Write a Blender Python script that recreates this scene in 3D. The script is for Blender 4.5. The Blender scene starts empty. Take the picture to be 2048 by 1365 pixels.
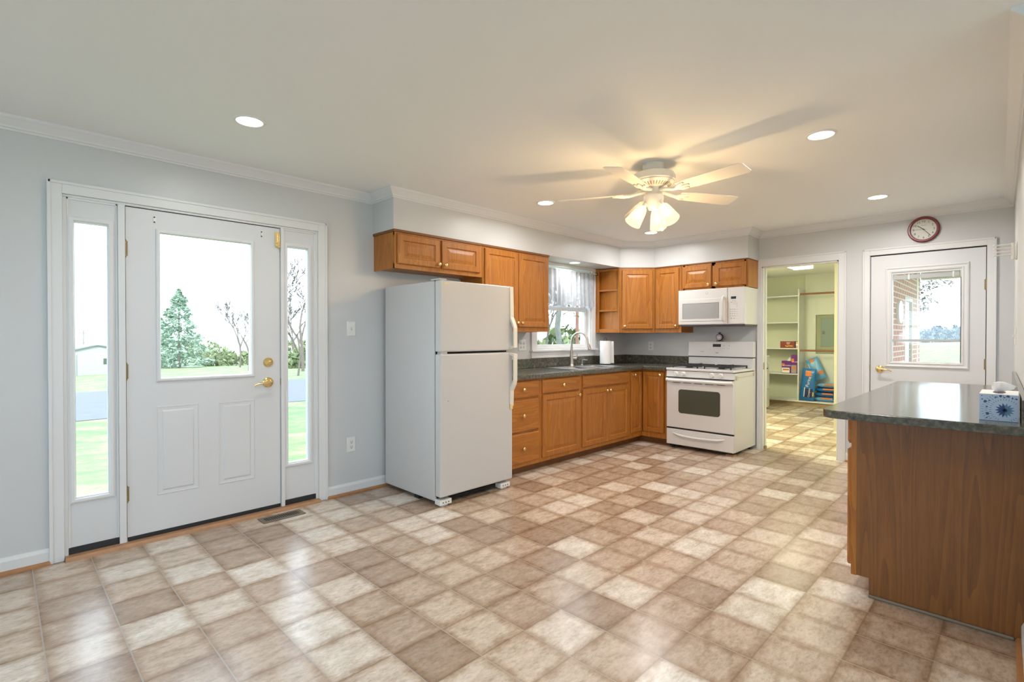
import bpy, bmesh, math, random
from mathutils import Vector, Matrix
R = math.radians
S = bpy.context.scene
COL = S.collection

# ------------------------------------------------------------------ camera, world, sun, exposure
W, F, CEIL = 3.805, 6.012, 2.422          # door wall (y), far wall (x), ceiling height
cam = bpy.data.cameras.new('camera'); camo = bpy.data.objects.new('camera', cam); COL.objects.link(camo)
cam.sensor_width = 36; cam.lens = 1021.066 / 2048 * 36; cam.clip_start = .02; cam.clip_end = 2000
camo.location = (0, 0, 1.2595); camo.rotation_euler = (R(90 - .5038), 0, R(44.8434 - 90))
S.camera = camo
S.view_settings.view_transform = 'Standard'; S.view_settings.look = 'None'
S.view_settings.gamma = 1; S.view_settings.use_curve_mapping = False
S.view_settings.exposure = 0.0
wd = bpy.data.worlds.new('sky'); S.world = wd; wd.use_nodes = True
wd.node_tree.nodes['Background'].inputs[0].default_value = (.74, .86, 1.0, 1)
wd.node_tree.nodes['Background'].inputs[1].default_value = 5.5
sl = bpy.data.lights.new('sun', 'SUN'); sl.energy = 4.5; sl.angle = R(1.5); sl.color = (1, .95, .86)
so = bpy.data.objects.new('sun', sl); COL.objects.link(so)
so.rotation_euler = Vector((.45, .72, -.66)).to_track_quat('-Z', 'Y').to_euler()

def area(name, loc, direction, sx, sy, power, color=(1, 1, 1), portal=False, disk=False, spread=180):
    l = bpy.data.lights.new(name, 'AREA'); l.shape = 'DISK' if disk else 'RECTANGLE'; l.size = sx
    if not disk: l.size_y = sy
    l.energy = power; l.color = color; l.spread = R(spread)
    if portal: l.cycles.is_portal = True
    o = bpy.data.objects.new(name, l); COL.objects.link(o); o.location = loc
    o.rotation_euler = Vector(direction).to_track_quat('-Z', 'Z' if abs(direction[2]) < .9 else 'Y').to_euler()
    return o
DAY = (.63, .80, 1.0)
# fill lamps added at the unseen rear windows, tilted up to brighten the ceiling
area('fill_back_window', (-3.45, 1.2, 1.5), (1, 0, 1.5), 1.7, 1.4, 48, DAY)
area('fill_side_window', (-1.3, -3.85, 1.5), (0, 1, 1.5), 1.9, 1.4, 46, DAY)
area('fill_corner_window', (1.2, -3.85, 1.5), (0, 1, 1.5), 1.5, 1.4, 42, DAY)
# sky portals in the visible panes
area('portal_door', (.975, W + .2, 1.45), (0, -1, 0), .54, .92, 1, portal=True)
area('portal_left_sidelight', (.38, W + .2, 1.12), (0, -1, 0), .16, 1.58, 1, portal=True)
area('portal_right_sidelight', (1.573, W + .2, 1.12), (0, -1, 0), .16, 1.6, 1, portal=True)
area('portal_window', (4.72, W + .2, 1.6), (0, -1, 0), .95, .9, 1, portal=True)
area('portal_back_door', (F + .2, .62, 1.42), (-1, 0, 0), .5, .86, 1, portal=True)

# ------------------------------------------------------------------ materials
def nodes(m):
    m.use_nodes = True
    nt = m.node_tree
    return nt, nt.nodes, nt.links
def mat(name, col, rough=.5, metal=0, spec=.5, bump=None, var=None, emit=None, estr=0):
    m = bpy.data.materials.new(name); nt, N, L = nodes(m); b = N['Principled BSDF']
    b.inputs['Base Color'].default_value = (*col, 1); b.inputs['Roughness'].default_value = rough
    b.inputs['Metallic'].default_value = metal; b.inputs['Specular IOR Level'].default_value = spec
    if emit: b.inputs['Emission Color'].default_value = (*emit, 1); b.inputs['Emission Strength'].default_value = estr
    if bump or var:
        tc = N.new('ShaderNodeTexCoord'); nz = N.new('ShaderNodeTexNoise')
        nz.inputs['Scale'].default_value = (bump or var)[0]; nz.inputs['Detail'].default_value = 4
        L.new(tc.outputs['Object'], nz.inputs['Vector'])
        if bump:
            bp = N.new('ShaderNodeBump'); bp.inputs['Strength'].default_value = bump[1]; bp.inputs['Distance'].default_value = .004
            L.new(nz.outputs['Fac'], bp.inputs['Height']); L.new(bp.outputs['Normal'], b.inputs['Normal'])
        if var:
            mx = N.new('ShaderNodeMix'); mx.data_type = 'RGBA'
            mx.inputs[6].default_value = (*[c * (1 - var[1]) for c in col], 1); mx.inputs[7].default_value = (*[min(1, c * (1 + var[1])) for c in col], 1)
            L.new(nz.outputs['Fac'], mx.inputs[0]); L.new(mx.outputs[2], b.inputs['Base Color'])
    return m
def ramp(N, stops, interp='LINEAR'):
    r = N.new('ShaderNodeValToRGB'); e = r.color_ramp.elements; r.color_ramp.interpolation = interp
    e[0].position, e[0].color = stops[0][0], (*stops[0][1], 1)
    e[1].position, e[1].color = stops[-1][0], (*stops[-1][1], 1)
    for p, c in stops[1:-1]:
        q = e.new(p); q.color = (*c, 1)
    return r
def math_node(N, L, op, a, b=None):
    n = N.new('ShaderNodeMath'); n.operation = op
    for i, v in enumerate((a, b)):
        if v is None: continue
        if isinstance(v, (int, float)): n.inputs[i].default_value = v
        else: L.new(v, n.inputs[i])
    return n.outputs[0]
def oak(name, dark, mid, light, scale, rough=.42, rings=14, seed=0.0):
    """oak: arched growth-ring contours plus fine pores, stretched along the grain"""
    m = bpy.data.materials.new(name); nt, N, L = nodes(m); b = N['Principled BSDF']
    tc = N.new('ShaderNodeTexCoord'); mp = N.new('ShaderNodeMapping'); mp.inputs['Scale'].default_value = scale
    mp.inputs['Location'].default_value = (seed, seed * 1.7, seed * .6)
    L.new(tc.outputs['Object'], mp.inputs['Vector'])
    n1 = N.new('ShaderNodeTexNoise'); n1.inputs['Scale'].default_value = 1; n1.inputs['Detail'].default_value = 1.5; n1.inputs['Roughness'].default_value = .4
    L.new(mp.outputs['Vector'], n1.inputs['Vector'])
    fr = math_node(N, L, 'FRACT', math_node(N, L, 'MULTIPLY', n1.outputs['Fac'], rings))
    n2 = N.new('ShaderNodeTexNoise'); n2.inputs['Scale'].default_value = 22; n2.inputs['Detail'].default_value = 3
    L.new(mp.outputs['Vector'], n2.inputs['Vector'])
    mixv = math_node(N, L, 'ADD', math_node(N, L, 'MULTIPLY', fr, .36), math_node(N, L, 'MULTIPLY', n2.outputs['Fac'], .66))
    r = ramp(N, [(.2, light), (.5, mid), (.85, dark)]); L.new(mixv, r.inputs['Fac'])
    L.new(r.outputs['Color'], b.inputs['Base Color']); b.inputs['Roughness'].default_value = rough
    bp = N.new('ShaderNodeBump'); bp.inputs['Strength'].default_value = .06; bp.inputs['Distance'].default_value = .002
    L.new(n2.outputs['Fac'], bp.inputs['Height']); L.new(bp.outputs['Normal'], b.inputs['Normal'])
    return m
def floor_mat():
    m = bpy.data.materials.new('vinyl_tile'); nt, N, L = nodes(m); b = N['Principled BSDF']
    tc = N.new('ShaderNodeTexCoord'); mp = N.new('ShaderNodeMapping')
    mp.vector_type = 'TEXTURE'; mp.inputs['Location'].default_value = (2.306 - 3.75, .737 - .0775, 0)
    mp.inputs['Scale'].default_value = (.2428, .2533, .25)
    L.new(tc.outputs['Object'], mp.inputs['Vector'])
    sx = N.new('ShaderNodeSeparateXYZ'); L.new(mp.outputs['Vector'], sx.inputs[0])
    fx = math_node(N, L, 'FLOOR', sx.outputs[0]); fy = math_node(N, L, 'FLOOR', sx.outputs[1])
    cb = N.new('ShaderNodeCombineXYZ'); L.new(fx, cb.inputs[0]); L.new(fy, cb.inputs[1])
    wn = N.new('ShaderNodeTexWhiteNoise'); wn.noise_dimensions = '2D'; L.new(cb.outputs[0], wn.inputs['Vector'])
    tone = ramp(N, [(0, (.38, .28, .21)), (.2, (.45, .345, .265)), (.42, (.53, .42, .33)), (.62, (.60, .495, .40)), (.8, (.68, .60, .515)), (1, (.77, .72, .655))])
    L.new(wn.outputs['Value'], tone.inputs['Fac'])
    # mottling, a different patch of noise on every tile
    ofs = N.new('ShaderNodeVectorMath'); ofs.operation = 'MULTIPLY_ADD'; L.new(cb.outputs[0], ofs.inputs[0]); ofs.inputs[1].default_value = (7.3, 3.1, 0); L.new(mp.outputs['Vector'], ofs.inputs[2])
    st = N.new('ShaderNodeVectorMath'); st.operation = 'MULTIPLY'; L.new(ofs.outputs[0], st.inputs[0]); st.inputs[1].default_value = (1.0, 2.2, 1)
    n1 = N.new('ShaderNodeTexNoise'); n1.inputs['Scale'].default_value = 2.0; n1.inputs['Detail'].default_value = 7; n1.inputs['Roughness'].default_value = .68
    L.new(st.outputs[0], n1.inputs['Vector'])
    n1r = ramp(N, [(.32, (.72, .65, .58)), (.46, (.95, .93, .91)), (.64, (1.13, 1.14, 1.16))]); L.new(n1.outputs['Fac'], n1r.inputs['Fac'])
    n3 = N.new('ShaderNodeTexNoise'); n3.inputs['Scale'].default_value = 9; n3.inputs['Detail'].default_value = 8; n3.inputs['Roughness'].default_value = .75
    L.new(st.outputs[0], n3.inputs['Vector'])
    n3r = ramp(N, [(.36, (.80, .75, .70)), (.5, (1, .99, .98)), (.64, (1.10, 1.11, 1.12))]); L.new(n3.outputs['Fac'], n3r.inputs['Fac'])
    fine = N.new('ShaderNodeMix'); fine.data_type = 'RGBA'; fine.blend_type = 'MULTIPLY'; fine.inputs[0].default_value = 1
    L.new(tone.outputs['Color'], fine.inputs[6]); L.new(n3r.outputs['Color'], fine.inputs[7])
    mul = N.new('ShaderNodeMix'); mul.data_type = 'RGBA'; mul.blend_type = 'MULTIPLY'; mul.inputs[0].default_value = 1
    L.new(fine.outputs[2], mul.inputs[6]); L.new(n1r.outputs['Color'], mul.inputs[7])
    # tile edges: darker worn rim, thin pale grout
    def edge(c):
        f = math_node(N, L, 'FRACT', c); return math_node(N, L, 'MINIMUM', f, math_node(N, L, 'SUBTRACT', 1, f))
    wob = N.new('ShaderNodeTexNoise'); wob.inputs['Scale'].default_value = 4.5; wob.inputs['Detail'].default_value = 3; L.new(mp.outputs['Vector'], wob.inputs['Vector'])
    e = math_node(N, L, 'MINIMUM', edge(sx.outputs[0]), edge(sx.outputs[1]))
    ew = math_node(N, L, 'ADD', e, math_node(N, L, 'MULTIPLY', math_node(N, L, 'SUBTRACT', wob.outputs['Fac'], .47), .20))
    rim = ramp(N, [(.0, (.62, .53, .45)), (.06, (.80, .73, .66)), (.17, (1, 1, 1))]); L.new(ew, rim.inputs['Fac'])
    m2 = N.new('ShaderNodeMix'); m2.data_type = 'RGBA'; m2.blend_type = 'MULTIPLY'; m2.inputs[0].default_value = 1
    L.new(mul.outputs[2], m2.inputs[6]); L.new(rim.outputs['Color'], m2.inputs[7])
    ex = math_node(N, L, 'LESS_THAN', edge(sx.outputs[0]), .011)
    m4 = N.new('ShaderNodeMix'); m4.data_type = 'RGBA'; L.new(math_node(N, L, 'MULTIPLY', math_node(N, L, 'LESS_THAN', edge(sx.outputs[1]), .012), .45), m4.inputs[0])
    L.new(m2.outputs[2], m4.inputs[6]); m4.inputs[7].default_value = (.20, .145, .10, 1)
    m3 = N.new('ShaderNodeMix'); m3.data_type = 'RGBA'; L.new(math_node(N, L, 'MULTIPLY', ex, .75), m3.inputs[0])
    L.new(m4.outputs[2], m3.inputs[6]); m3.inputs[7].default_value = (.45, .40, .345, 1)
    L.new(m3.outputs[2], b.inputs['Base Color'])
    b.inputs['Roughness'].default_value = .25; b.inputs['Specular IOR Level'].default_value = .7
    bp = N.new('ShaderNodeBump'); bp.inputs['Strength'].default_value = .07; bp.inputs['Distance'].default_value = .003
    L.new(n1.outputs['Fac'], bp.inputs['Height']); L.new(bp.outputs['Normal'], b.inputs['Normal'])
    return m
def laminate():
    m = bpy.data.materials.new('grey_laminate'); nt, N, L = nodes(m); b = N['Principled BSDF']
    tc = N.new('ShaderNodeTexCoord')
    n1 = N.new('ShaderNodeTexNoise'); n1.inputs['Scale'].default_value = 48; n1.inputs['Detail'].default_value = 5; n1.inputs['Roughness'].default_value = .7
    L.new(tc.outputs['Object'], n1.inputs['Vector'])
    r = ramp(N, [(.3, (.032, .032, .026)), (.47, (.075, .072, .055)), (.6, (.125, .118, .088)), (.75, (.235, .21, .155))]); L.new(n1.outputs['Fac'], r.inputs['Fac'])
    L.new(r.outputs['Color'], b.inputs['Base Color']); b.inputs['Roughness'].default_value = .16; b.inputs['Specular IOR Level'].default_value = .75
    return m
def brick_mat():
    m = bpy.data.materials.new('red_brick'); nt, N, L = nodes(m); b = N['Principled BSDF']
    tc = N.new('ShaderNodeTexCoord'); sx = N.new('ShaderNodeSeparateXYZ'); L.new(tc.outputs['Object'], sx.inputs[0])
    cb = N.new('ShaderNodeCombineXYZ'); L.new(math_node(N, L, 'ADD', sx.outputs[0], sx.outputs[1]), cb.inputs[0]); L.new(sx.outputs[2], cb.inputs[1])
    br = N.new('ShaderNodeTexBrick'); L.new(cb.outputs[0], br.inputs['Vector'])
    br.inputs['Color1'].default_value = (.52, .28, .22, 1); br.inputs['Color2'].default_value = (.44, .24, .20, 1); br.inputs['Mortar'].default_value = (.66, .6, .54, 1)
    br.inputs['Scale'].default_value = 1; br.inputs['Brick Width'].default_value = .215; br.inputs['Row Height'].default_value = .075; br.inputs['Mortar Size'].default_value = .009
    L.new(br.outputs['Color'], b.inputs['Base Color']); b.inputs['Roughness'].default_value = .85
    return m
def glass_mat(name='window_glass', refl=1.0, tint=(.97, .985, .98)):
    m = bpy.data.materials.new(name); nt, N, L = nodes(m); N.remove(N['Principled BSDF'])
    t = N.new('ShaderNodeBsdfTransparent'); t.inputs[0].default_value = (*tint, 1)
    g = N.new('ShaderNodeBsdfGlossy'); g.inputs['Roughness'].default_value = .02
    fr = N.new('ShaderNodeLayerWeight'); fr.inputs[0].default_value = .5
    mx = N.new('ShaderNodeMixShader'); L.new(math_node(N, L, 'ADD', math_node(N, L, 'MULTIPLY', math_node(N, L, 'POWER', fr.outputs['Facing'], 5), .6 * refl), .03), mx.inputs[0])
    L.new(t.outputs[0], mx.inputs[1]); L.new(g.outputs[0], mx.inputs[2]); L.new(mx.outputs[0], N['Material Output'].inputs[0])
    return m
def shade_mat():
    m = bpy.data.materials.new('frosted_lit_glass'); nt, N, L = nodes(m); N.remove(N['Principled BSDF'])
    t = N.new('ShaderNodeBsdfTransparent'); t.inputs[0].default_value = (1, .93, .8, 1)
    e = N.new('ShaderNodeEmission'); e.inputs[0].default_value = (1, .76, .44, 1); e.inputs[1].default_value = 2.3
    mx = N.new('ShaderNodeMixShader'); mx.inputs[0].default_value = .62
    L.new(t.outputs[0], mx.inputs[1]); L.new(e.outputs[0], mx.inputs[2]); L.new(mx.outputs[0], N['Material Output'].inputs[0])
    return m
def lace_mat():
    m = bpy.data.materials.new('white_lace'); nt, N, L = nodes(m); N.remove(N['Principled BSDF'])
    d = N.new('ShaderNodeBsdfDiffuse'); d.inputs[0].default_value = (.56, .57, .60, 1)
    tl = N.new('ShaderNodeBsdfTranslucent'); tl.inputs[0].default_value = (.20, .215, .24, 1)
    m1 = N.new('ShaderNodeMixShader'); m1.inputs[0].default_value = .35; L.new(d.outputs[0], m1.inputs[1]); L.new(tl.outputs[0], m1.inputs[2])
    t = N.new('ShaderNodeBsdfTransparent')
    tc = N.new('ShaderNodeTexCoord'); mp = N.new('ShaderNodeMapping'); mp.inputs['Scale'].default_value = (1, 1, .35); L.new(tc.outputs['Object'], mp.inputs[0])
    nz = N.new('ShaderNodeTexNoise'); nz.inputs['Scale'].default_value = 45; nz.inputs['Detail'].default_value = 4; L.new(mp.outputs[0], nz.inputs['Vector'])
    r = ramp(N, [(.50, (.01, .01, .01)), (.62, (.20, .20, .20))]); L.new(nz.outputs['Fac'], r.inputs['Fac'])
    mx = N.new('ShaderNodeMixShader'); L.new(r.outputs['Color'], mx.inputs[0]); L.new(m1.outputs[0], mx.inputs[1]); L.new(t.outputs[0], mx.inputs[2])
    L.new(mx.outputs[0], N['Material Output'].inputs[0])
    return m
def emis(name, col, s):
    m = bpy.data.materials.new(name); nt, N, L = nodes(m); N.remove(N['Principled BSDF'])
    e = N.new('ShaderNodeEmission'); e.inputs[0].default_value = (*col, 1); e.inputs[1].default_value = s
    L.new(e.outputs[0], N['Material Output'].inputs[0]); return m

M = dict(
    wall=mat('wall_paint', (.62, .63, .635), .36, spec=.4, bump=(160, .04)),
    ceil=mat('ceiling_paint', (.87, .89, .88), .75, spec=.2, bump=(120, .05)),
    trim=mat('white_trim', (.74, .75, .755), .35, spec=.4),
    door=mat('door_white', (.70, .715, .73), .38, spec=.4),
    floor=floor_mat(), lam=laminate(), brick=brick_mat(), glass=glass_mat(), shade=shade_mat(), lace=lace_mat(),
    oakv=oak('oak_vertical', (.30, .098, .014), (.405, .147, .020), (.475, .188, .030), (11, 11, .8), rings=7),
    oakh=oak('oak_horizontal', (.30, .098, .014), (.405, .147, .020), (.475, .188, .030), (1.1, 1.1, 14), rings=6, seed=3.3),
    oakp=oak('oak_panel', (.148, .050, .009), (.222, .083, .0155), (.275, .110, .023), (6.5, 6.5, .42), .36, rings=16, seed=1.9),
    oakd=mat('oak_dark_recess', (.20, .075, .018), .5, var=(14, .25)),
    shoe=mat('oak_shoe', (.40, .19, .075), .4, var=(30, .2)),
    sill=mat('oak_threshold', (.46, .25, .13), .45, var=(22, .25)),
    black=mat('black_rubber', (.02, .021, .025), .5),
    dark=mat('dark_gap', (.012, .012, .012), .7),
    fridge=mat('fridge_white', (.58, .58, .575), .3, spec=.5, bump=(300, .05)),
    appl=mat('appliance_white', (.69, .69, .685), .28, spec=.5, bump=(300, .05)),
    applg=mat('appliance_gloss', (.74, .74, .735), .14, spec=.5),
    yellowed=mat('yellowed_plastic', (.72, .60, .34), .4),
    brass=mat('polished_brass', (.88, .68, .32), .24, 1),
    hinge=mat('aged_brass', (.34, .26, .15), .35, 1),
    nickel=mat('brushed_nickel', (.52, .48, .43), .3, 1),
    steel=mat('stainless', (.66, .67, .69), .25, 1),
    iron=mat('cast_iron', (.018, .019, .022), .45),
    plast=mat('white_plastic', (.80, .80, .77), .35),
    paper=mat('paper_white', (.86, .86, .86), .9, bump=(140, .1)),
    ovenglass=mat('oven_glass', (.075, .085, .065), .12, spec=.5),
    mwglass=mat('microwave_window', (.40, .41, .42), .22),
    lcd=mat('dark_display', (.03, .04, .045), .2),
    ink=mat('grey_print', (.18, .18, .18), .6),
    fan=mat('fan_white', (.80, .77, .70), .4),
    lens=emis('lamp_lens', (1, .97, .92), 9),
    tube=emis('fluorescent_diffuser', (1, 1, .80), 5),
    red=mat('clock_red', (.20, .018, .022), .3),
    clockface=mat('clock_face', (.74, .74, .69), .6),
    inkblack=mat('black_print', (.015, .015, .015), .5),
    vent=mat('vent_brown', (.21, .17, .13), .45, .3),
    grass=None, road=mat('asphalt', (.105, .115, .135), .9, var=(2, .15)),
    utilwall=mat('laundry_paint', (.74, .75, .60), .6),
    tan=mat('tan_base', (.38, .27, .15), .6),
    rod=mat('closet_rod_wood', (.30, .12, .05), .4, var=(20, .2)),
    elec=mat('electrical_grey', (.24, .31, .27), .5),
    blue=mat('bag_blue', (.015, .15, .42), .28, bump=(16, .5)),
    lblue=mat('bag_light_blue', (.16, .40, .68), .3, bump=(16, .5)),
    navy=mat('navy_print', (.01, .02, .10), .4),
    orange=mat('orange_print', (.72, .20, .03), .4, var=(40, .4)),
    yellow=mat('yellow_print', (.80, .50, .05), .5),
    purple=mat('purple_print', (.16, .02, .22), .4),
    grey=mat('grey_box', (.35, .32, .32), .6),
    redbox=mat('red_box', (.24, .025, .015), .4),
    tissue=mat('tissue_print', (.46, .58, .74), .5),
    bluep=mat('blue_print', (.05, .09, .24), .6),
    bluep2=mat('teal_print', (.13, .27, .42), .6),
    siding=mat('white_siding', (.31, .315, .325), .7),
    shingle=mat('grey_shingle', (.19, .19, .20), .9),
    bark=mat('bark', (.13, .11, .10), .95), bark2=mat('pale_bark', (.125, .135, .125), .95, var=(5, .3)),
    needle=mat('evergreen_needles', (.24, .33, .25), .8, var=(.6, .4)),
    leafy=mat('spring_leaves', (.15, .19, .085), .8, var=(.5, .35)),
    haze=mat('distant_foliage', (.16, .20, .225), .9, var=(.05, .3)),
    porch=mat('porch_white', (.62, .57, .53), .7),
)
def grass_mat():
    m = bpy.data.materials.new('lawn_grass'); nt, N, L = nodes(m); b = N['Principled BSDF']
    tc = N.new('ShaderNodeTexCoord'); n = N.new('ShaderNodeTexNoise'); n.inputs['Scale'].default_value = 1.1; n.inputs['Detail'].default_value = 8; n.inputs['Roughness'].default_value = .7
    L.new(tc.outputs['Object'], n.inputs['Vector'])
    r = ramp(N, [(.38, (.080, .15, .058)), (.5, (.14, .215, .080)), (.62, (.24, .285, .125))]); L.new(n.outputs['Fac'], r.inputs['Fac'])
    L.new(r.outputs['Color'], b.inputs['Base Color']); b.inputs['Roughness'].default_value = .95
    return m
M['grass'] = grass_mat()

# ------------------------------------------------------------------ mesh helpers
class MB:
    def __init__(s): s.v = []; s.f = []
    def add(s, verts, faces):
        n = len(s.v); s.v += [tuple(p) for p in verts]; s.f += [tuple(i + n for i in q) for q in faces]; return s
    def box(s, x0, x1, y0, y1, z0, z1):
        x0, x1 = sorted((x0, x1)); y0, y1 = sorted((y0, y1)); z0, z1 = sorted((z0, z1))
        return s.add([(x0, y0, z0), (x1, y0, z0), (x1, y1, z0), (x0, y1, z0), (x0, y0, z1), (x1, y0, z1), (x1, y1, z1), (x0, y1, z1)],
                     [(0, 3, 2, 1), (4, 5, 6, 7), (0, 1, 5, 4), (1, 2, 6, 5), (2, 3, 7, 6), (3, 0, 4, 7)])
    def obox(s, o, u, v, n, w, h, d):      # box from corner o along unit vectors u, v, n
        o, u, v, n = Vector(o), Vector(u), Vector(v), Vector(n)
        P = [o + u * a + v * b + n * c for c in (0, d) for b in (0, h) for a in (0, w)]
        return s.add(P, [(0, 2, 3, 1), (4, 5, 7, 6), (0, 1, 5, 4), (1, 3, 7, 5), (3, 2, 6, 7), (2, 0, 4, 6)])
    def prism(s, poly, z0, z1, fn=None):   # fn maps (a, b, c) to xyz, c runs z0..z1
        fn = fn or (lambda a, b, c: (a, b, c)); n = len(poly)
        V = [fn(a, b, z0) for a, b in poly] + [fn(a, b, z1) for a, b in poly]
        return s.add(V, [tuple(range(n))[::-1], tuple(range(n, 2 * n))] + [(i, (i + 1) % n, n + (i + 1) % n, n + i) for i in range(n)])
    def lathe(s, prof, c, axis=(0, 0, 1), seg=24, sx=1):
        ax = Vector(axis).normalized(); t = Vector((1, 0, 0)) if abs(ax.x) < .9 else Vector((0, 1, 0))
        a = ax.cross(t).normalized(); b = ax.cross(a); c = Vector(c); V = []; Fc = []
        for r, z in prof:
            for k in range(seg):
                th = 2 * math.pi * k / seg; V.append(c + ax * z + a * (r * math.cos(th) * sx) + b * (r * math.sin(th)))
        for i in range(len(prof) - 1):
            for k in range(seg):
                Fc.append((i * seg + k, i * seg + (k + 1) % seg, (i + 1) * seg + (k + 1) % seg, (i + 1) * seg + k))
        if prof[0][0] > 1e-4: Fc.append(tuple(range(seg))[::-1])
        if prof[-1][0] > 1e-4: Fc.append(tuple((len(prof) - 1) * seg + k for k in range(seg)))
        return s.add(V, Fc)
    def shell(s, prof, c, axis, seg=24):   # lathe without caps
        n = len(s.f); s.lathe([(max(r, 1.1e-4), z) for r, z in prof], c, axis, seg)
        s.f = s.f[:-2]; return s
    def cyl(s, p0, p1, r, r1=None, seg=12):
        p0, p1 = Vector(p0), Vector(p1); l = (p1 - p0).length
        return s.lathe([(r, 0), (r if r1 is None else r1, l)], p0, p1 - p0, seg)
    def tube(s, pts, rad, seg=8, cap=True):
        P = [Vector(p) for p in pts]; rs = rad if isinstance(rad, (list, tuple)) else [rad] * len(P); V = []; Fc = []
        prev = None
        for i, p in enumerate(P):
            d = (P[min(i + 1, len(P) - 1)] - P[max(i - 1, 0)]).normalized()
            if prev is None:
                t = Vector((0, 0, 1)) if abs(d.z) < .9 else Vector((1, 0, 0)); a = d.cross(t).normalized()
            else: a = (prev - d * prev.dot(d)).normalized()
            prev = a; b = d.cross(a)
            for k in range(seg):
                th = 2 * math.pi * k / seg; V.append(p + (a * math.cos(th) + b * math.sin(th)) * rs[i])
        for i in range(len(P) - 1):
            for k in range(seg): Fc.append((i * seg + k, i * seg + (k + 1) % seg, (i + 1) * seg + (k + 1) % seg, (i + 1) * seg + k))
        if cap: Fc += [tuple(range(seg))[::-1], tuple((len(P) - 1) * seg + k for k in range(seg))]
        return s.add(V, Fc)
    def ball(s, c, r, seg=12, sc=(1, 1, 1)):
        n = len(s.v); k = seg // 2
        s.lathe([(max(r * math.sin(math.pi * i / k), 1e-5), -r * math.cos(math.pi * i / k)) for i in range(k + 1)], (0, 0, 0), seg=seg)
        s.v[n:] = [(c[0] + p[0] * sc[0], c[1] + p[1] * sc[1], c[2] + p[2] * sc[2]) for p in s.v[n:]]; return s
    def panel(s, o, u, v, n, w, h, rings):  # stepped rectangular panel: rings = [(inset, height)...], closed at the back
        o, u, v, n = Vector(o), Vector(u), Vector(v), Vector(n); V = []; Fc = []
        for ins, ht in rings:
            V += [o + u * ins + v * ins + n * ht, o + u * (w - ins) + v * ins + n * ht, o + u * (w - ins) + v * (h - ins) + n * ht, o + u * ins + v * (h - ins) + n * ht]
        for i in range(len(rings) - 1):
            for k in range(4): Fc.append((i * 4 + k, i * 4 + (k + 1) % 4, i * 4 + 4 + (k + 1) % 4, i * 4 + 4 + k))
        m = (len(rings) - 1) * 4
        Fc += [(3, 2, 1, 0), (m, m + 1, m + 2, m + 3)]
        return s.add(V, Fc)
    def sweep(s, path, prof, closed=False): # path of (x, y); prof of (offset to the right of travel, z), mitred corners
        P = [Vector(p) for p in path]; n = len(P); rows = []
        for i in range(n):
            def nr(a, b): d = (b - a).normalized(); return Vector((d.y, -d.x))
            if i == 0: m = nr(P[0], P[1])
            elif i == n - 1: m = nr(P[-2], P[-1])
            else:
                a, b = nr(P[i - 1], P[i]), nr(P[i], P[i + 1]); m = (a + b); m = m / (1 + a.dot(b))
            rows.append([(P[i].x + m.x * o, P[i].y + m.y * o, z) for o, z in prof])
        k = len(prof); V = [p for r in rows for p in r]; Fc = []
        for i in range(n - 1):
            for j in range(k): Fc.append((i * k + j, i * k + (j + 1) % k, (i + 1) * k + (j + 1) % k, (i + 1) * k + j))
        Fc += [tuple(range(k))[::-1], tuple((n - 1) * k + j for j in range(k))]
        return s.add(V, Fc)
    def text(s, body, o, u, v, size, depth=.0006, align='CENTER'):
        cu = bpy.data.curves.new('t', 'FONT'); cu.body = body; cu.size = size; cu.extrude = depth / 2; cu.align_x = align; cu.align_y = 'CENTER'; cu.resolution_u = 3
        ob = bpy.data.objects.new('t', cu); COL.objects.link(ob)
        bpy.context.view_layer.update()
        me = ob.evaluated_get(bpy.context.evaluated_depsgraph_get()).to_mesh()
        o, u, v = Vector(o), Vector(u).normalized(), Vector(v).normalized(); n = u.cross(v)
        s.add([o + u * p.co.x + v * p.co.y + n * p.co.z for p in me.vertices], [tuple(q.vertices) for q in me.polygons])
        bpy.data.objects.remove(ob); bpy.data.curves.remove(cu); return s
    def move(s, start, fn): s.v[start:] = [tuple(fn(Vector(p))) for p in s.v[start:]]; return s
    def build(s, name, m, parent=None, bevel=0, smooth=None, seg=2):
        if parent is not None: off = Vector(parent['_w'])
        else:
            xs, ys, zs = zip(*s.v); off = Vector(((min(xs) + max(xs)) / 2, (min(ys) + max(ys)) / 2, min(zs)))
        me = bpy.data.meshes.new(name); me.from_pydata([tuple(Vector(p) - off) for p in s.v], [], s.f)
        bm = bmesh.new(); bm.from_mesh(me); bmesh.ops.recalc_face_normals(bm, faces=bm.faces); bm.to_mesh(me); bm.free()
        me.materials.append(M[m] if isinstance(m, str) else m)
        if smooth:
            me.polygons.foreach_set('use_smooth', [True] * len(me.polygons)); me.set_sharp_from_angle(angle=R(smooth))
        o = bpy.data.objects.new(name, me); COL.objects.link(o); o['_w'] = tuple(off)
        if parent is not None: o.parent = parent
        else: o.location = off
        if bevel:
            b = o.modifiers.new('bevel', 'BEVEL'); b.width = bevel; b.segments = seg; b.limit_method = 'ANGLE'; b.angle_limit = R(40)
        return o
def tag(o, label=None, cat=None, group=None, kind=None):
    if label: o['label'] = label
    if cat: o['category'] = cat
    if group: o['group'] = group
    if kind: o['kind'] = kind
    return o
def thing(name, label, cat, loc, group=None, kind=None):
    o = bpy.data.objects.new(name, None); COL.objects.link(o); o.location = loc; o['_w'] = tuple(loc); o.empty_display_size = .05
    return tag(o, label, cat, group, kind)
def struct(o, label=None, cat=None): return tag(o, label, cat, kind='structure')
def copy_thing(root, delta, label):
    r = root.copy(); COL.objects.link(r); r.location = Vector(root.location) + Vector(delta); r['label'] = label
    def rec(src, dst):
        for ch in src.children:
            c = ch.copy(); COL.objects.link(c); c.parent = dst; rec(ch, c)
    rec(root, r); return r
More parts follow.
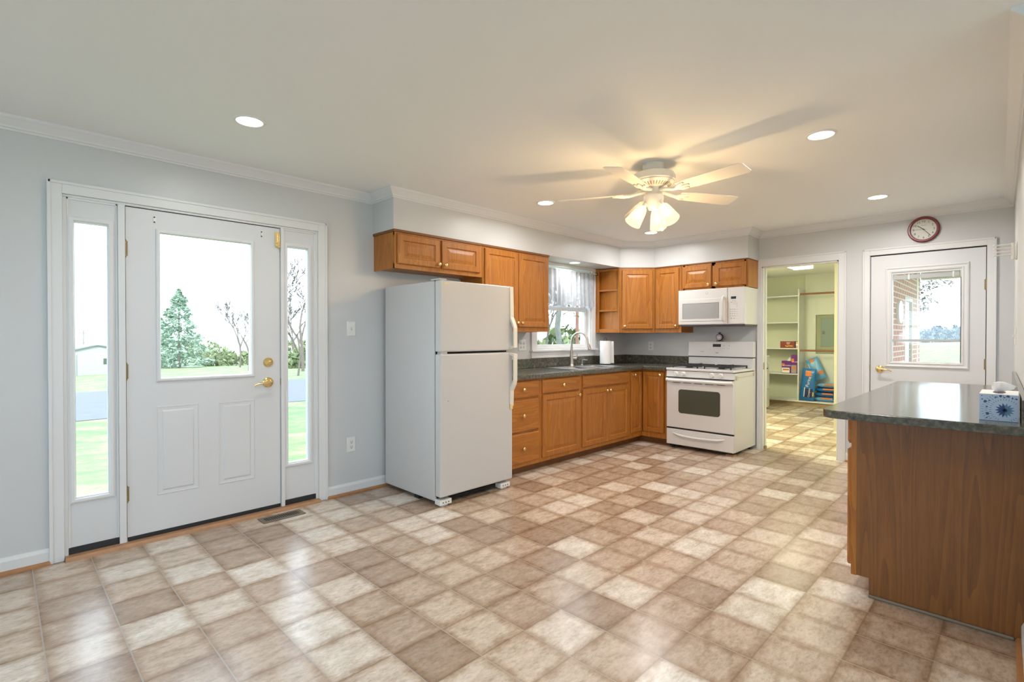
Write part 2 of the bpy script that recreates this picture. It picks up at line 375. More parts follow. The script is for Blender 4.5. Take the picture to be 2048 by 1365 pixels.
X, Y, Z = Vector((1, 0, 0)), Vector((0, 1, 0)), Vector((0, 0, 1))

def wall(axis, a0, a1, t0, t1, z0, z1, holes):
    """wall along axis from a0 to a1, thickness t0..t1, with rectangular holes (a0, a1, z0, z1)"""
    As = sorted({a0, a1, *[h[0] for h in holes], *[h[1] for h in holes]}); Zs = sorted({z0, z1, *[h[2] for h in holes], *[h[3] for h in holes]})
    mb = MB()
    for i in range(len(As) - 1):
        run = None
        for j in range(len(Zs) - 1):
            ca, cz = (As[i] + As[i + 1]) / 2, (Zs[j] + Zs[j + 1]) / 2
            solid = not any(h[0] < ca < h[1] and h[2] < cz < h[3] for h in holes)
            if solid:
                if axis == 'x': mb.box(As[i], As[i + 1], t0, t1, Zs[j], Zs[j + 1])
                else: mb.box(t0, t1, As[i], As[i + 1], Zs[j], Zs[j + 1])
    return mb
def yR(x): return -.026 + .0205 * (x - 2.9)      # the right-hand wall is not quite square to the rest

# ------------------------------------------------------------------ room shell
mb = MB().box(-3.4, 10.9, -3.75, W + .1, -.12, 0)
struct(mb.build('floor', 'floor'), 'beige and brown square-patterned vinyl tile floor through kitchen and laundry', 'floor')
struct(MB().box(-3.35, 10.9, -3.75, W + .15, CEIL, CEIL + .1).build('ceiling', 'ceil'), 'smooth white ceiling with recessed lights', 'ceiling')
DO = (.2534, 1.7205); WO = (4.205, 5.225, 1.09, 2.09); PO = (1.3044, 2.0443); EO = (.203, 1.041)
struct(wall('x', -3.35, F + .12, W, W + .15, -.6, CEIL, [(DO[0], DO[1], -.001, 2.06), WO]).build('wall_left', 'wall'), 'white wall with the front door and the sink window', 'wall')
struct(wall('y', -.15, W, F, F + .12, -.001, CEIL, [(PO[0], PO[1], -.03, 2.034), (EO[0], EO[1], -.03, 2.047)]).build('wall_far', 'wall'), 'white far wall with the laundry opening and the glazed back door', 'wall')
rw = MB().prism([(2.53, yR(2.53)), (F, yR(F)), (F, yR(F) - .12), (2.53, yR(2.53) - .12)], 0, CEIL)
struct(rw.build('wall_right', 'wall'), 'white wall along the right edge behind the grey counter', 'wall')
struct(wall('y', -3.75, W, -3.35, -3.2, -.02, CEIL, [(.35, 2.05, .8, 2.2)]).build('wall_back', 'wall'), 'white wall behind the viewer with a wide window', 'wall')
struct(wall('x', -3.2, 2.65, -3.75, -3.6, -.02, CEIL, [(-2.25, -.35, .8, 2.2), (.45, 1.95, .8, 2.2)]).build('wall_near', 'wall'), 'white side wall behind the viewer with two windows', 'wall')
struct(MB().box(2.53, 2.65, -3.6, yR(2.53) - .12, 0, CEIL).build('wall_side', 'wall'), 'white wall end beside the viewer', 'wall')
k = 4
for nm, ax, a0, a1, t in (('a', 'y', .35, 2.05, -3.28), ('b', 'x', -2.25, -.35, -3.68), ('c', 'x', .45, 1.95, -3.68)):
    fr = MB()
    for (p, q, r_, s_) in ((a0, a0 + .05, .8, 2.2), (a1 - .05, a1, .8, 2.2), (a0 + .05, a1 - .05, .8, .85), (a0 + .05, a1 - .05, 2.15, 2.2), (a0 + .05, a1 - .05, 1.48, 1.52)):
        if ax == 'y': fr.box(t, t + .05, p, q, r_, s_)
        else: fr.box(p, q, t, t + .05, r_, s_)
    w_ = struct(fr.build('window_%d' % k, 'trim'), ('white sash window behind the viewer, in the back wall', 'white sash window behind the viewer, nearer the back corner', 'white sash window behind the viewer, nearer the kitchen')[k - 4], 'window'); k += 1
    g_ = MB()
    if ax == 'y': g_.box(t + .02, t + .025, a0 + .05, a1 - .05, .85, 2.15)
    else: g_.box(a0 + .05, a1 - .05, t + .02, t + .025, .85, 2.15)
    g_.build('pane', 'glass', w_)
# soffit over the wall cabinets
sof = [(2.19, W), (2.19, 3.49), (5.40, 3.49), (5.69, 3.195), (5.69, 2.078), (F, 2.078), (F, W)]
struct(MB().prism(sof, 2.108, CEIL).build('wall_soffit', 'wall'), 'white boxed soffit above the oak wall cabinets', 'soffit')
# crown
CR = [(0, 2.352), (.008, 2.352), (.012, 2.362), (.02, 2.364), (.024, 2.374), (.036, 2.386), (.052, 2.402), (.06, 2.408), (.064, 2.414), (.064, CEIL), (0, CEIL)]
path = [(-3.2, W), (2.19, W), (2.19, 3.49), (5.40, 3.49), (5.69, 3.195), (5.69, 2.078), (F, 2.078), (F, yR(F)), (2.53, yR(2.53))]
struct(MB().sweep(path, CR).build('trim_1', 'trim'), 'white crown moulding running around the ceiling and soffit', 'crown moulding')
# baseboards with oak shoe
BB = [(0, 0), (.013, 0), (.013, .068), (.006, .086), (0, .088)]
SH = [(.013, 0), (.031, 0), (.030, .009), (.025, .016), (.013, .019)]
def base(nm, path, lab):
    b = struct(MB().sweep(path, BB).build(nm, 'trim'), lab, 'baseboard'); MB().sweep(path, SH).build('shoe_moulding', 'shoe', b)['label'] = 'bare oak shoe moulding'
base('baseboard_left', [(-3.2, W), (.1938, W)], 'white baseboard with oak shoe left of the front door')
base('baseboard_middle', [(1.7848, W), (2.5, W)], 'white baseboard with oak shoe between front door and refrigerator')
base('baseboard_far', [(F, 1.2402), (F, 1.0966)], 'short white baseboard between laundry opening and back door')
base('baseboard_corner', [(F, .1454), (F, yR(F)), (4.97, yR(4.97))], 'white baseboard in the far right corner')
base('baseboard_right', [(2.955, yR(2.955)), (2.53, yR(2.53))], 'white baseboard with oak shoe in front of the counter end')

# casings
def casing_x(mb, a0, a1, i0, i1, zt, zi, y, d=.017):   # on a wall facing -y
    mb.box(a0, i0, y - d, y, 0, zt); mb.box(i1, a1, y - d, y, 0, zt); mb.box(i0, i1, y - d, y, zi, zt)
    mb.box(a0 - .004, a0 + .012, y - d - .006, y, 0, zt + .004); mb.box(a1 - .012, a1 + .004, y - d - .006, y, 0, zt + .004); mb.box(a0, a1, y - d - .006, y, zt - .012, zt + .004)
struct((lambda m: (casing_x(m, .1938, 1.7848, *DO, 2.1228, 2.06, W), m)[1])(MB()).build('trim_2', 'trim', bevel=.002), 'white casing around the front door and its sidelights', 'door casing')
def casing_far(nm, a0, a1, i0, i1, zt, zi, lab):
    m = MB(); d = .017
    m.box(F - d, F, a0, i0, 0, zt); m.box(F - d, F, i1, a1, 0, zt); m.box(F - d, F, i0, i1, zi, zt)
    m.box(F - d - .006, F, a0 - .003, a0 + .012, 0, zt + .003); m.box(F - d - .006, F, a1 - .012, a1 + .003, 0, zt + .003); m.box(F - d - .006, F, a0, a1, zt - .012, zt + .003)
    struct(m.build(nm, 'trim', bevel=.002), lab, 'door casing')
casing_far('trim_3', 1.2402, 2.084, *PO, 2.1146, 2.034, 'white casing around the laundry room opening')
casing_far('trim_4', .1454, 1.0966, *EO, 2.1054, 2.047, 'white casing around the glazed back door')
# passage jamb lining with pocket slot
j = MB()
for y0, y1 in ((PO[0], PO[0] + .014), (PO[1] - .014, PO[1])): j.box(F, F + .045, y0, y1, 0, 2.034); j.box(F + .075, F + .12, y0, y1, 0, 2.034)
j.box(F, F + .12, PO[0], PO[1], 2.02, 2.034)
j = struct(j.build('trim_5', 'trim', bevel=.001), 'white slotted pocket door jamb lining the laundry opening', 'door jamb')
MB().box(F + .012, F + .034, PO[1] - .017, PO[1] - .0135, .89, .97).build('latch_plate', 'hinge', j)
MB().box(F + .03, F + .09, PO[1] - .03, PO[1] - .014, 0, .03).build('floor_guide', 'hinge', j)

# ------------------------------------------------------------------ front door unit
def hingepart(parent, x, y, z, ax='x'):
    h = MB()
    for q in range(5): h.cyl((x, y, z - .045 + q * .018), (x, y, z - .045 + q * .018 + .0165), .008, seg=10)
    h.ball((x, y, z + .048), .006, 8); h.ball((x, y, z - .049), .006, 8)
    if ax == 'x': h.box(x - .012, x + .012, y + .004, y + .006, z - .044, z + .044)
    else: h.box(x + .004, x + .006, y - .012, y + .012, z - .044, z + .044)
    return h.build('hinge', 'hinge', parent, smooth=40)
fr = MB()      # frame: head, jambs, mullion posts
fr.box(DO[0], DO[1], W - .004, W + .13, 2.046, 2.06)
fr.box(DO[0], DO[0] + .018, W - .002, W + .13, 0, 2.046); fr.box(DO[1] - .018, DO[1], W - .002, W + .13, 0, 2.046)
fr.box(.502, .5365, W - .012, W + .13, .022, 2.046); fr.box(1.4435, 1.468, W - .012, W + .13, .022, 2.046)
struct(fr.build('trim_6', 'trim', bevel=.002), 'white frame posts between the front door and its sidelights', 'door frame')
th = struct(MB().prism([(W - .058, 0), (W - .056, .012), (W - .044, .021), (W + .14, .021), (W + .14, 0)], DO[0] + .002, DO[1] - .002, lambda a, b, c: (c, a, b)).build('trim_7', 'sill'), 'oak threshold strip along the foot of the front door', 'threshold')
LITE = [(0, 0), (.003, .010), (.012, .014), (.022, .013), (.028, .005), (.032, -.01)]
def liteframe(mb, o, u, v, n, w, h, prof=LITE, bw=.032):
    """picture-frame moulding with an open middle"""
    o, u, v, n = Vector(o), Vector(u), Vector(v), Vector(n); V = []; Fc = []
    for ins, ht in prof:
        V += [o + u * ins + v * ins + n * ht, o + u * (w - ins) + v * ins + n * ht, o + u * (w - ins) + v * (h - ins) + n * ht, o + u * ins + v * (h - ins) + n * ht]
    for i in range(len(prof) - 1):
        for k in range(4): Fc.append((i * 4 + k, i * 4 + (k + 1) % 4, i * 4 + 4 + (k + 1) % 4, i * 4 + 4 + k))
    mb.add(V, Fc)
def slab_with_hole(a0, a1, t0, t1, z0, z1, h, axis='x'): return wall(axis, a0, a1, t0, t1, z0, z1, [h])
d1 = thing('door_1', 'white front door with half glass, two raised panels and brass lever', 'door', (.99, W, .022), kind='structure')
sb = slab_with_hole(.5405, 1.4399, W + .002, W + .046, .047, 2.040, (.711, 1.241, 1.0, 1.91))
EMB = [(0, 0), (.004, .0035), (.012, .001), (.026, .0), (.034, .0055), (.042, .006)]
for x0, x1, z0, z1 in ((.692, .919, .268, .823), (1.036, 1.264, .264, .818)):
    sb.panel((x0, W + .002, z0), X, Z, -Y, x1 - x0, z1 - z0, [(0, -.001)] + [(a, b + .0005) for a, b in EMB])
sb.build('slab', 'door', d1)
lf = MB(); liteframe(lf, (.690, W + .002, .975), X, Z, -Y, .577, .953, [(0, 0), (.002, .008), (.010, .013), (.020, .012), (.024, .006), (.026, -.02)])
lf.build('glass_frame', 'trim', d1, smooth=30)
MB().box(.708, 1.244, W + .024, W + .030, .997, 1.913).build('pane', 'glass', d1)
MB().box(.545, 1.435, W + .0, W + .04, .022, .047).build('bottom_sweep', 'black', d1)
MB().box(.5365, .5405, W + .012, W + .04, .022, 2.046).build('hinge_gap', 'dark', d1); MB().box(1.4399, 1.4435, W + .012, W + .04, .022, 2.046).build('latch_gap', 'dark', d1); MB().box(.5365, 1.4435, W + .012, W + .04, 2.040, 2.046).build('head_gap', 'dark', d1)
for z in (1.789, 1.049, .309): hingepart(d1, .5385, W - .004, z)
db = MB().lathe([(.0, 0), (.034, 0), (.034, .006), (.029, .012), (.027, .012), (.024, .008), (.0, .008)], (1.356, W + .002, 1.076), -Y, 28).build('deadbolt', 'brass', d1, smooth=35)
MB().obox(Vector((1.356, W - .006, 1.076)) + (X * -.7 - Z * .7) * .02 - (X * .7 - Z * .7) * .004, (X * .7 + Z * .7), (X * .7 - Z * .7), -Y, .042, .008, .014).build('thumb_turn', 'brass', db, bevel=.002)
hd = MB().lathe([(.0, 0), (.037, 0), (.037, .006), (.030, .014), (.016, .018), (.012, .045), (.014, .055), (0, .057)], (1.354, W + .002, .932), -Y, 28)
hd.build('lever_rose', 'brass', d1, smooth=35)
MB().tube([(1.354, W - .05, .932), (1.33, W - .052, .934), (1.30, W - .052, .932), (1.27, W - .05, .928), (1.255, W - .047, .92), (1.247, W - .045, .910)], [.011, .009, .0075, .0065, .006, .004], 10).build('lever', 'brass', d1, smooth=50)
MB().box(1.4395, 1.452, W - .002, W + .01, .908, .958).build('latch_plate', 'hinge', d1)
g = MB().box(1.405, 1.436, W - .014, W + .002, 1.905, 2.012); g.box(1.41, 1.42, W - .02, W - .014, 1.93, 2.0)
g.build('door_guard', 'brass', d1, bevel=.003)
g = MB(); g.ball((1.428, W - .018, 1.903), .011, 10); g.build('guard_ball', 'brass', d1, smooth=60)
for x in (.685, 1.315):
    q = MB().box(x - .007, x + .009, W - .004, W + .002, 1.962, 2.006); q.build('curtain_bracket', 'plast', d1, bevel=.001)
    q = MB(); q.ball((x - .001, W - .003, 1.998), .005, 8); q.ball((x - .001, W - .003, 1.968), .005, 8); q.build('screw_hole', 'dark', d1)
def sidelight(nm, x0, x1, g0, g1, gz0, gz1, lab):
    w_ = thing(nm, lab, 'window', ((x0 + x1) / 2, W, .022), kind='structure')
    p = slab_with_hole(x0, x1, W + .006, W + .046, .06, 2.046, (g0, g1, gz0, gz1)); p.build('panel', 'door', w_)
    m = MB()
    m.box(x0, x0 + .010, W, W + .01, .06, 2.046); m.box(x1 - .010, x1, W, W + .01, .06, 2.046); m.box(x0, x1, W, W + .01, 2.034, 2.046); m.build('stop_bead', 'trim', w_, bevel=.002)
    m = MB(); liteframe(m, (g0 - .030, W + .006, gz0 - .032), X, Z, -Y, g1 - g0 + .06, gz1 - gz0 + .064, [(0, 0), (.002, .009), (.010, .013), (.022, .011), (.027, .004), (.031, -.018)])
    m.build('glass_frame', 'trim', w_, smooth=30)
    MB().box(g0 - .004, g1 + .004, W + .026, W + .032, gz0 - .004, gz1 + .004).build('pane', 'glass', w_)
    MB().box(x0, x1, W + .002, W + .04, .022, .06).build('bottom_strip', 'black', w_)
sidelight('window_1', DO[0] + .018, .502, .307, .453, .340, 1.911, 'tall narrow sidelight window left of the front door')
sidelight('window_2', 1.468, DO[1] - .018, 1.499, 1.646, .329, 1.914, 'tall narrow sidelight window right of the front door')

# ------------------------------------------------------------------ back door
d2 = thing('door_2', 'white back door with a half glass and brass lever beside the laundry opening', 'door', (F, .622, .02), kind='structure')
sb = slab_with_hole(.210, 1.034, F + .002, F + .046, .02, 2.036, (.375, .862, 1.0, 1.85), 'y'); sb.build('slab', 'door', d2)
m = MB(); liteframe(m, (F + .002, .921, .968), -Y, Z, -X, .606, .950, [(0, 0), (.003, .012), (.012, .016), (.022, .008), (.034, .008), (.040, .014), (.050, .010), (.056, -.01)]); m.build('glass_frame', 'trim', d2, smooth=30)
MB().box(F + .024, F + .03, .36, .88, .99, 1.86).build('pane', 'glass', d2)
m = MB().box(F + .008, F + .022, .388, .860, 1.800, 1.838); m.build('blind_headrail', mat('blind_grey', (.46, .48, .48), .4), d2)
m = MB().box(F + .004, F + .024, .418, .430, 1.795, 1.845); m.box(F + .004, F + .024, .735, .747, 1.795, 1.845); m.build('blind_clip', 'plast', d2)
MB().box(F + .014, F + .036, .376, .862, 1.212, 1.234).build('blind_bottom_rail', mat('rail_grey', (.50, .54, .55), .4), d2, bevel=.002)
MB().box(F - .004, F + .006, .372, .376, 1.03, 1.79).build('blind_slider', 'ink', d2)
MB().box(F + .012, F + .04, 1.034, 1.0395, .02, 2.04).build('latch_gap', 'dark', d2); MB().box(F + .012, F + .04, .2045, .210, .02, 2.04).build('hinge_gap', 'dark', d2); MB().box(F + .012, F + .04, .2045, 1.0395, 2.036, 2.047).build('head_gap', 'dark', d2)
m = MB().box(F, F + .12, EO[0] - .0, EO[0] + .0015, 0, 2.047); m.box(F, F + .12, EO[1] - .0015, EO[1], 0, 2.047); m.build('jamb', 'trim', d2)
for z in (1.71, 1.02, .28): hingepart(d2, F - .004, .2075, z, 'y')
MB().lathe([(0, 0), (.035, 0), (.035, .006), (.028, .014), (.015, .018), (.012, .045), (.013, .054), (0, .056)], (F + .002, .957, .946), -X, 28).build('lever_rose', 'brass', d2, smooth=35)
MB().tube([(F - .05, .957, .946), (F - .052, .935, .948), (F - .052, .90, .945), (F - .05, .875, .938), (F - .047, .86, .928)], [.011, .009, .0075, .006, .004], 10).build('lever', 'brass', d2, smooth=50)
MB().box(F - .003, F + .01, 1.032, 1.044, .925, .985).build('strike_plate', 'hinge', d2)

struct(MB().box(F + .001, F + .14, EO[0], EO[1], .0005, .0195).build('trim_9', 'sill'), 'oak threshold under the glazed back door', 'threshold')

# ------------------------------------------------------------------ sink window
w3 = thing('window_3', 'white double hung window over the kitchen sink', 'window', (4.715, W, 1.03), kind='structure')
m = MB(); d = .017
m.box(4.118, 4.205, W - d, W, 1.112, 2.108); m.box(5.225, 5.304, W - d, W, 1.112, 2.108); m.box(4.205, 5.225, W - d, W, 2.07, 2.108); m.build('casing', 'trim', w3, bevel=.002)
MB().box(4.10, 5.318, W - .045, W + .05, 1.09, 1.112).build('stool', 'trim', w3, bevel=.004)
MB().box(4.118, 5.304, W - .015, W, 1.02, 1.09).build('apron', 'trim', w3, bevel=.002)
m = MB(); m.box(4.205, 4.225, W, W + .15, 1.112, 2.09); m.box(5.205, 5.225, W, W + .15, 1.112, 2.09); m.box(4.225, 5.205, W, W + .15, 2.07, 2.09); m.box(4.225, 5.205, W + .05, W + .15, 1.09, 1.115); m.build('jamb', 'trim', w3)
def sash(y, z0, z1):
    m = MB(); s_ = .042
    m.box(4.225, 4.225 + s_, y, y + .035, z0, z1); m.box(5.205 - s_, 5.205, y, y + .035, z0, z1); m.box(4.225 + s_, 5.205 - s_, y, y + .035, z0, z0 + .05); m.box(4.225 + s_, 5.205 - s_, y, y + .035, z1 - .045, z1)
    o = m.build('sash', 'trim', w3, bevel=.003); MB().box(4.225 + s_, 5.205 - s_, y + .015, y + .02, z0 + .05, z1 - .045).build('pane', 'glass', o)
sash(W + .05, 1.116, 1.61); sash(W + .09, 1.575, 2.07)
# lace valance on a rod
v = thing('lace_valance', 'white lace valance hanging over the upper half of the sink window', 'curtain', (4.72, W - .03, 1.61))
m = MB(); nx, nz = 150, 16; V = []; Fc = []
rnd = random.Random(4)
for j_ in range(nz + 1):
    for i in range(nx + 1):
        t = i / nx; x = 4.16 + 1.10 * t; z = 2.035 - (2.035 - 1.618 - .012 * math.sin(t * 40)) * j_ / nz
        amp = .006 + .012 * j_ / nz
        V.append((x, W - .035 + amp * math.sin(t * 78 + 1.3 * math.sin(t * 17)) - .006 * j_ / nz, z))
for j_ in range(nz):
    for i in range(nx): a = j_ * (nx + 1) + i; Fc.append((a, a + 1, a + nx + 2, a + nx + 1))
m.add(V, Fc); m.build('lace_panel', 'lace', v, smooth=60)
m = MB().cyl((4.12, W - .035, 2.04), (5.30, W - .035, 2.04), .006, seg=8); m.build('curtain_rod', 'trim', v)
for x in (4.125, 5.295): MB().box(x - .008, x + .008, W - .045, W, 2.025, 2.055).build('rod_bracket', 'hinge', v)

# ------------------------------------------------------------------ cabinets
DOORR = [(0, 0), (0, .013), (.006, .019), (.050, .019), (.056, .010), (.064, .010), (.090, .0165), (.098, .017)]
DRAWR = [(0, 0), (0, .011), (.010, .019), (.016, .019)]
def knob(parent, p, n):
    return MB().lathe([(.009, 0), (.007, .004), (.006, .011), (.012, .017), (.0172, .023), (.0165, .029), (.009, .034), (0, .035)], p, n, 16).build('knob', 'brass', parent, smooth=50)
def cdoor(parent, o, u, n, w, h, kn=None, m='oakv'):
    dr = MB().panel(o, u, Z, n, w, h, DOORR).build('door', m, parent)
    if kn: knob(dr, Vector(o) + Vector(u) * kn[0] + Z * kn[1] + Vector(n) * .019, n)
    return dr
def cdrawer(parent, o, u, n, w, h, kn=True, nm='drawer'):
    dr = MB().panel(o, u, Z, n, w, h, DRAWR).build(nm, 'oakh', parent)
    if kn: knob(dr, Vector(o) + Vector(u) * w / 2 + Z * h / 2 + Vector(n) * .019, n)
    return dr
UF = 3.492                                   # face of wall cabinets on the door wall
def frame_y(mb, x0, x1, z0, z1, y, rails, stiles, t=.02):
    for a, b in stiles: mb.box(a, b, y, y + t, z0, z1)
    for a, b in rails: mb.box(x0, x1, y + .0002, y + t, a, b)
# over the fridge
c = thing('wall_cabinet', 'short two door oak wall cabinet above the refrigerator', 'cabinet', (2.66, 3.65, 1.80))
m = MB().box(2.20, 2.216, UF + .02, W, 1.80, 2.095); m.box(3.108, 3.124, UF + .02, W, 1.80, 2.095); m.box(2.216, 3.108, UF + .02, W, 1.812, 1.822); m.box(2.216, 3.108, W - .01, W, 1.822, 2.095)
m.build('body', 'oakv', c)
m = MB(); frame_y(m, 2.20, 3.124, 1.80, 2.10, UF, [(1.80, 1.84), (2.06, 2.10)], [(2.20, 2.238), (2.62, 2.67), (3.08, 3.124)]); m.build('face_frame', 'oakv', c, bevel=.001)
cdoor(c, (2.221, UF, 1.836), X, -Y, .416, .238, (.39, .03)); cdoor(c, (2.655, UF, 1.836), X, -Y, .432, .238, (.026, .03))
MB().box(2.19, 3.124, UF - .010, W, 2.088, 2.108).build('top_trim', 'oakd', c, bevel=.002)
# tall pair left of the window
c = thing('wall_cabinet', 'tall two door oak wall cabinet left of the sink window', 'cabinet', (3.59, 3.65, 1.306))
m = MB().box(3.126, 3.142, UF + .02, W, 1.306, 2.095); m.box(4.035, 4.051, UF + .02, W, 1.306, 2.095); m.box(3.142, 4.035, UF + .02, W, 1.325, 1.337); m.box(3.142, 4.035, W - .01, W, 1.337, 2.095); m.build('body', 'oakv', c)
m = MB(); frame_y(m, 3.126, 4.051, 1.306, 2.10, UF, [(1.306, 1.366), (2.06, 2.10)], [(3.126, 3.164), (3.565, 3.615), (4.0, 4.051)]); m.build('face_frame', 'oakv', c, bevel=.001)
cdoor(c, (3.147, UF, 1.352), X, -Y, .438, .722, (.412, .04)); cdoor(c, (3.595, UF, 1.352), X, -Y, .432, .722, (.026, .04))
MB().box(3.126, 4.055, UF - .010, W, 2.088, 2.108).build('top_trim', 'oakd', c, bevel=.002)
# open end shelf
c = thing('open_shelf_unit', 'open oak shelf unit with angled front right of the sink window', 'shelf', (5.36, 3.7, 1.306))
sh = [(5.322, W - .002), (5.322, W - .05), (5.388, UF + .004), (5.398, UF + .004), (5.398, W - .002)]
m = MB().box(5.322, 5.398, W - .014, W - .002, 1.306, 2.095); m.box(5.386, 5.398, UF + .004, W - .014, 1.306, 2.095); m.box(5.312, 5.324, W - .058, W - .002, 1.306, 2.10); m.build('body', 'oakv', c)
MB().box(5.372, 5.398, UF - .006, UF + .014, 1.306, 2.10).build('face_stile', 'oakv', c, bevel=.002)
for z, t in ((1.306, .045), (1.572, .019), (1.822, .019), (2.07, .03)):
    MB().prism(sh, z, z + t).build('shelf_board', 'oakh', c, bevel=.002)
# diagonal corner wall cabinet
c = thing('corner_wall_cabinet', 'diagonal corner oak wall cabinet with a single door', 'cabinet', (5.75, 3.55, 1.306))
A, B = Vector((5.40, 3.50, 0)), Vector((5.70, 3.195, 0)); u = (B - A).normalized(); n = Vector((u.y, -u.x, 0)); wd_ = (B - A).length
m = MB().prism([(5.40, W - .002), (5.40, 3.50), (5.70, 3.195), (F - .002, 3.195), (F - .002, W - .002)], 1.306, 2.095); m.build('body', 'oakv', c)
m = MB()
for a, b in ((0, .045), (wd_ - .045, wd_)): m.obox(A + u * a + Z * 1.306 + n * .0005, u, Z, n, b - a, .794, .012)
for a, b in ((1.306, 1.37), (2.06, 2.10)): m.obox(A + u * .045 + Z * a + n * .0005, u, Z, n, wd_ - .09, b - a, .012)
m.build('face_frame', 'oakv', c)
cdoor(c, A + u * .025 + Z * 1.352 + n * .0125, u, n, wd_ - .05, .722, (.03, .035))
m = MB().prism([(5.40, W - .003), (5.40, 3.482), (5.682, 3.19), (F - .003, 3.19), (F - .003, W - .003)], 2.096, 2.108); m.build('top_trim', 'oakd', c)
# narrow cabinet and over-range cabinet on the far wall
UX = 5.70
c = thing('wall_cabinet', 'narrow single door oak wall cabinet between corner cabinet and microwave', 'cabinet', (5.86, 3.0, 1.306))
MB().box(UX + .02, F, 2.842, 3.19, 1.325, 2.095).build('body', 'oakv', c)
m = MB()
for a, b in ((2.842, 2.885), (3.14, 3.19)): m.box(UX, UX + .02, a, b, 1.306, 2.10)
for a, b in ((1.306, 1.366), (2.06, 2.10)): m.box(UX, UX + .02, 2.885, 3.14, a, b)
m.box(UX + .02, F, 2.842, 2.856, 1.306, 1.33)
m.build('face_frame', 'oakv', c, bevel=.001)
cdoor(c, (UX, 3.168, 1.352), -Y, -X, .30, .722, (.272, .035))
MB().box(UX - .01, F, 2.842, 3.19, 2.096, 2.108).build('top_trim', 'oakd', c)
c = thing('wall_cabinet', 'short two door oak wall cabinet above the white microwave', 'cabinet', (5.86, 2.46, 1.796))
MB().box(UX + .02, F, 2.078, 2.838, 1.80, 2.095).build('body', 'oakv', c)
m = MB()
for a, b in ((2.078, 2.118), (2.435, 2.48), (2.80, 2.838)): m.box(UX, UX + .02, a, b, 1.796, 2.10)
for a, b in ((1.796, 1.83), (2.06, 2.10)): m.box(UX, UX + .0198, 2.1, 2.82, a, b)
m.build('face_frame', 'oakv', c, bevel=.001)
cdoor(c, (UX, 2.822, 1.822), -Y, -X, .345, .252, (.318, .03)); cdoor(c, (UX, 2.442, 1.822), -Y, -X, .345, .252, (.028, .03))
MB().box(UX - .01, F, 2.076, 2.838, 2.096, 2.108).build('top_trim', 'oakd', c)
# base cabinets
BF = 3.192
def basecab(nm, lab, x0, x1, hollow=False):
    c = thing(nm, lab, 'cabinet', ((x0 + x1) / 2, 3.5, 0))
    if hollow: MB().box(x0, x0 + .016, BF + .02, W - .003, .09, .875).box(x1 - .016, x1, BF + .02, W - .003, .09, .875).box(x0 + .016, x1 - .016, BF + .02, W - .003, .09, .106).box(x0 + .016, x1 - .016, W - .01, W - .003, .106, .875).build('body', 'oakv', c)
    else: MB().box(x0, x1, BF + .02, W - .003, .09, .875).build('body', 'oakv', c)
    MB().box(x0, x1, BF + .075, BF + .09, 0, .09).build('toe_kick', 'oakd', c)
    return c
c = basecab('drawer_cabinet', 'oak base cabinet with three stacked drawers beside the refrigerator', 3.08, 3.585)
m = MB(); frame_y(m, 3.08, 3.585, .078, .875, BF, [(.078, .12), (.382, .398), (.688, .704), (.852, .875)], [(3.08, 3.12), (3.545, 3.585)]); m.build('face_frame', 'oakv', c)
for z0, z1 in ((.115, .383), (.398, .688), (.703, .855)): cdrawer(c, (3.10, BF, z0), X, -Y, .452, z1 - z0)
c = basecab('base_cabinet', 'oak base cabinet with one drawer over one door', 3.585, 4.205)
m = MB(); frame_y(m, 3.585, 4.205, .078, .875, BF, [(.078, .12), (.70, .722), (.852, .875)], [(3.585, 3.63), (4.16, 4.205)]); m.build('face_frame', 'oakv', c)
cdrawer(c, (3.606, BF, .718), X, -Y, .568, .138); cdoor(c, (3.606, BF, .115), X, -Y, .568, .592, (.54, .555))
c = basecab('sink_base_cabinet', 'oak sink base cabinet with false drawer front over two doors', 4.205, 5.118, True)
m = MB(); frame_y(m, 4.205, 5.118, .078, .875, BF, [(.078, .12), (.70, .735), (.852, .875)], [(4.205, 4.25), (4.64, 4.69), (5.075, 5.118)]); m.build('face_frame', 'oakv', c)
cdrawer(c, (4.232, BF, .73), X, -Y, .862, .128, False, 'false_drawer_front'); cdoor(c, (4.228, BF, .118), X, -Y, .430, .596, (.404, .56)); cdoor(c, (4.664, BF, .118), X, -Y, .430, .596, (.026, .56))
c = thing('corner_base_cabinet', 'oak corner base cabinet with a folding two leaf door', 'cabinet', (5.5, 3.4, 0))
m = MB().box(5.118, F - .003, BF + .02, W - .003, .09, .875); m.box(5.425, F - .003, 2.866, BF + .02, .09, .875); m.build('body', 'oakv', c)
m = MB().box(5.118, 5.49, BF + .075, BF + .09, 0, .09); m.box(5.48, 5.495, 2.866, BF + .075, 0, .09); m.build('toe_kick', 'oakd', c)
CXF = 5.405
m = MB(); m.box(5.118, 5.155, BF, BF + .02, .078, .875); m.box(5.155, CXF, BF + .001, BF + .02, .078, .14); m.box(5.155, CXF, BF + .001, BF + .02, .85, .875)
m.box(CXF, CXF + .02, 2.866, 2.895, .078, .875); m.box(CXF + .001, CXF + .02, 2.895, BF + .02, .078, .14); m.box(CXF + .001, CXF + .02, 2.895, BF + .02, .85, .875); m.build('face_frame', 'oakv', c)
NAR = [(0, 0), (0, .013), (.005, .019), (.042, .019), (.047, .010), (.054, .010), (.074, .0165), (.08, .017)]
def leaf(o, u, n, w, kx):
    dr = MB().panel(o, u, Z, n, w, .704, NAR).build('door', 'oakv', c); knob(dr, Vector(o) + Vector(u) * kx + Z * .672 + Vector(n) * .019, n)
leaf((5.152, BF, .142), X, -Y, .232, .045); leaf((CXF, BF - .022, .142), -Y, -X, .27, .235)
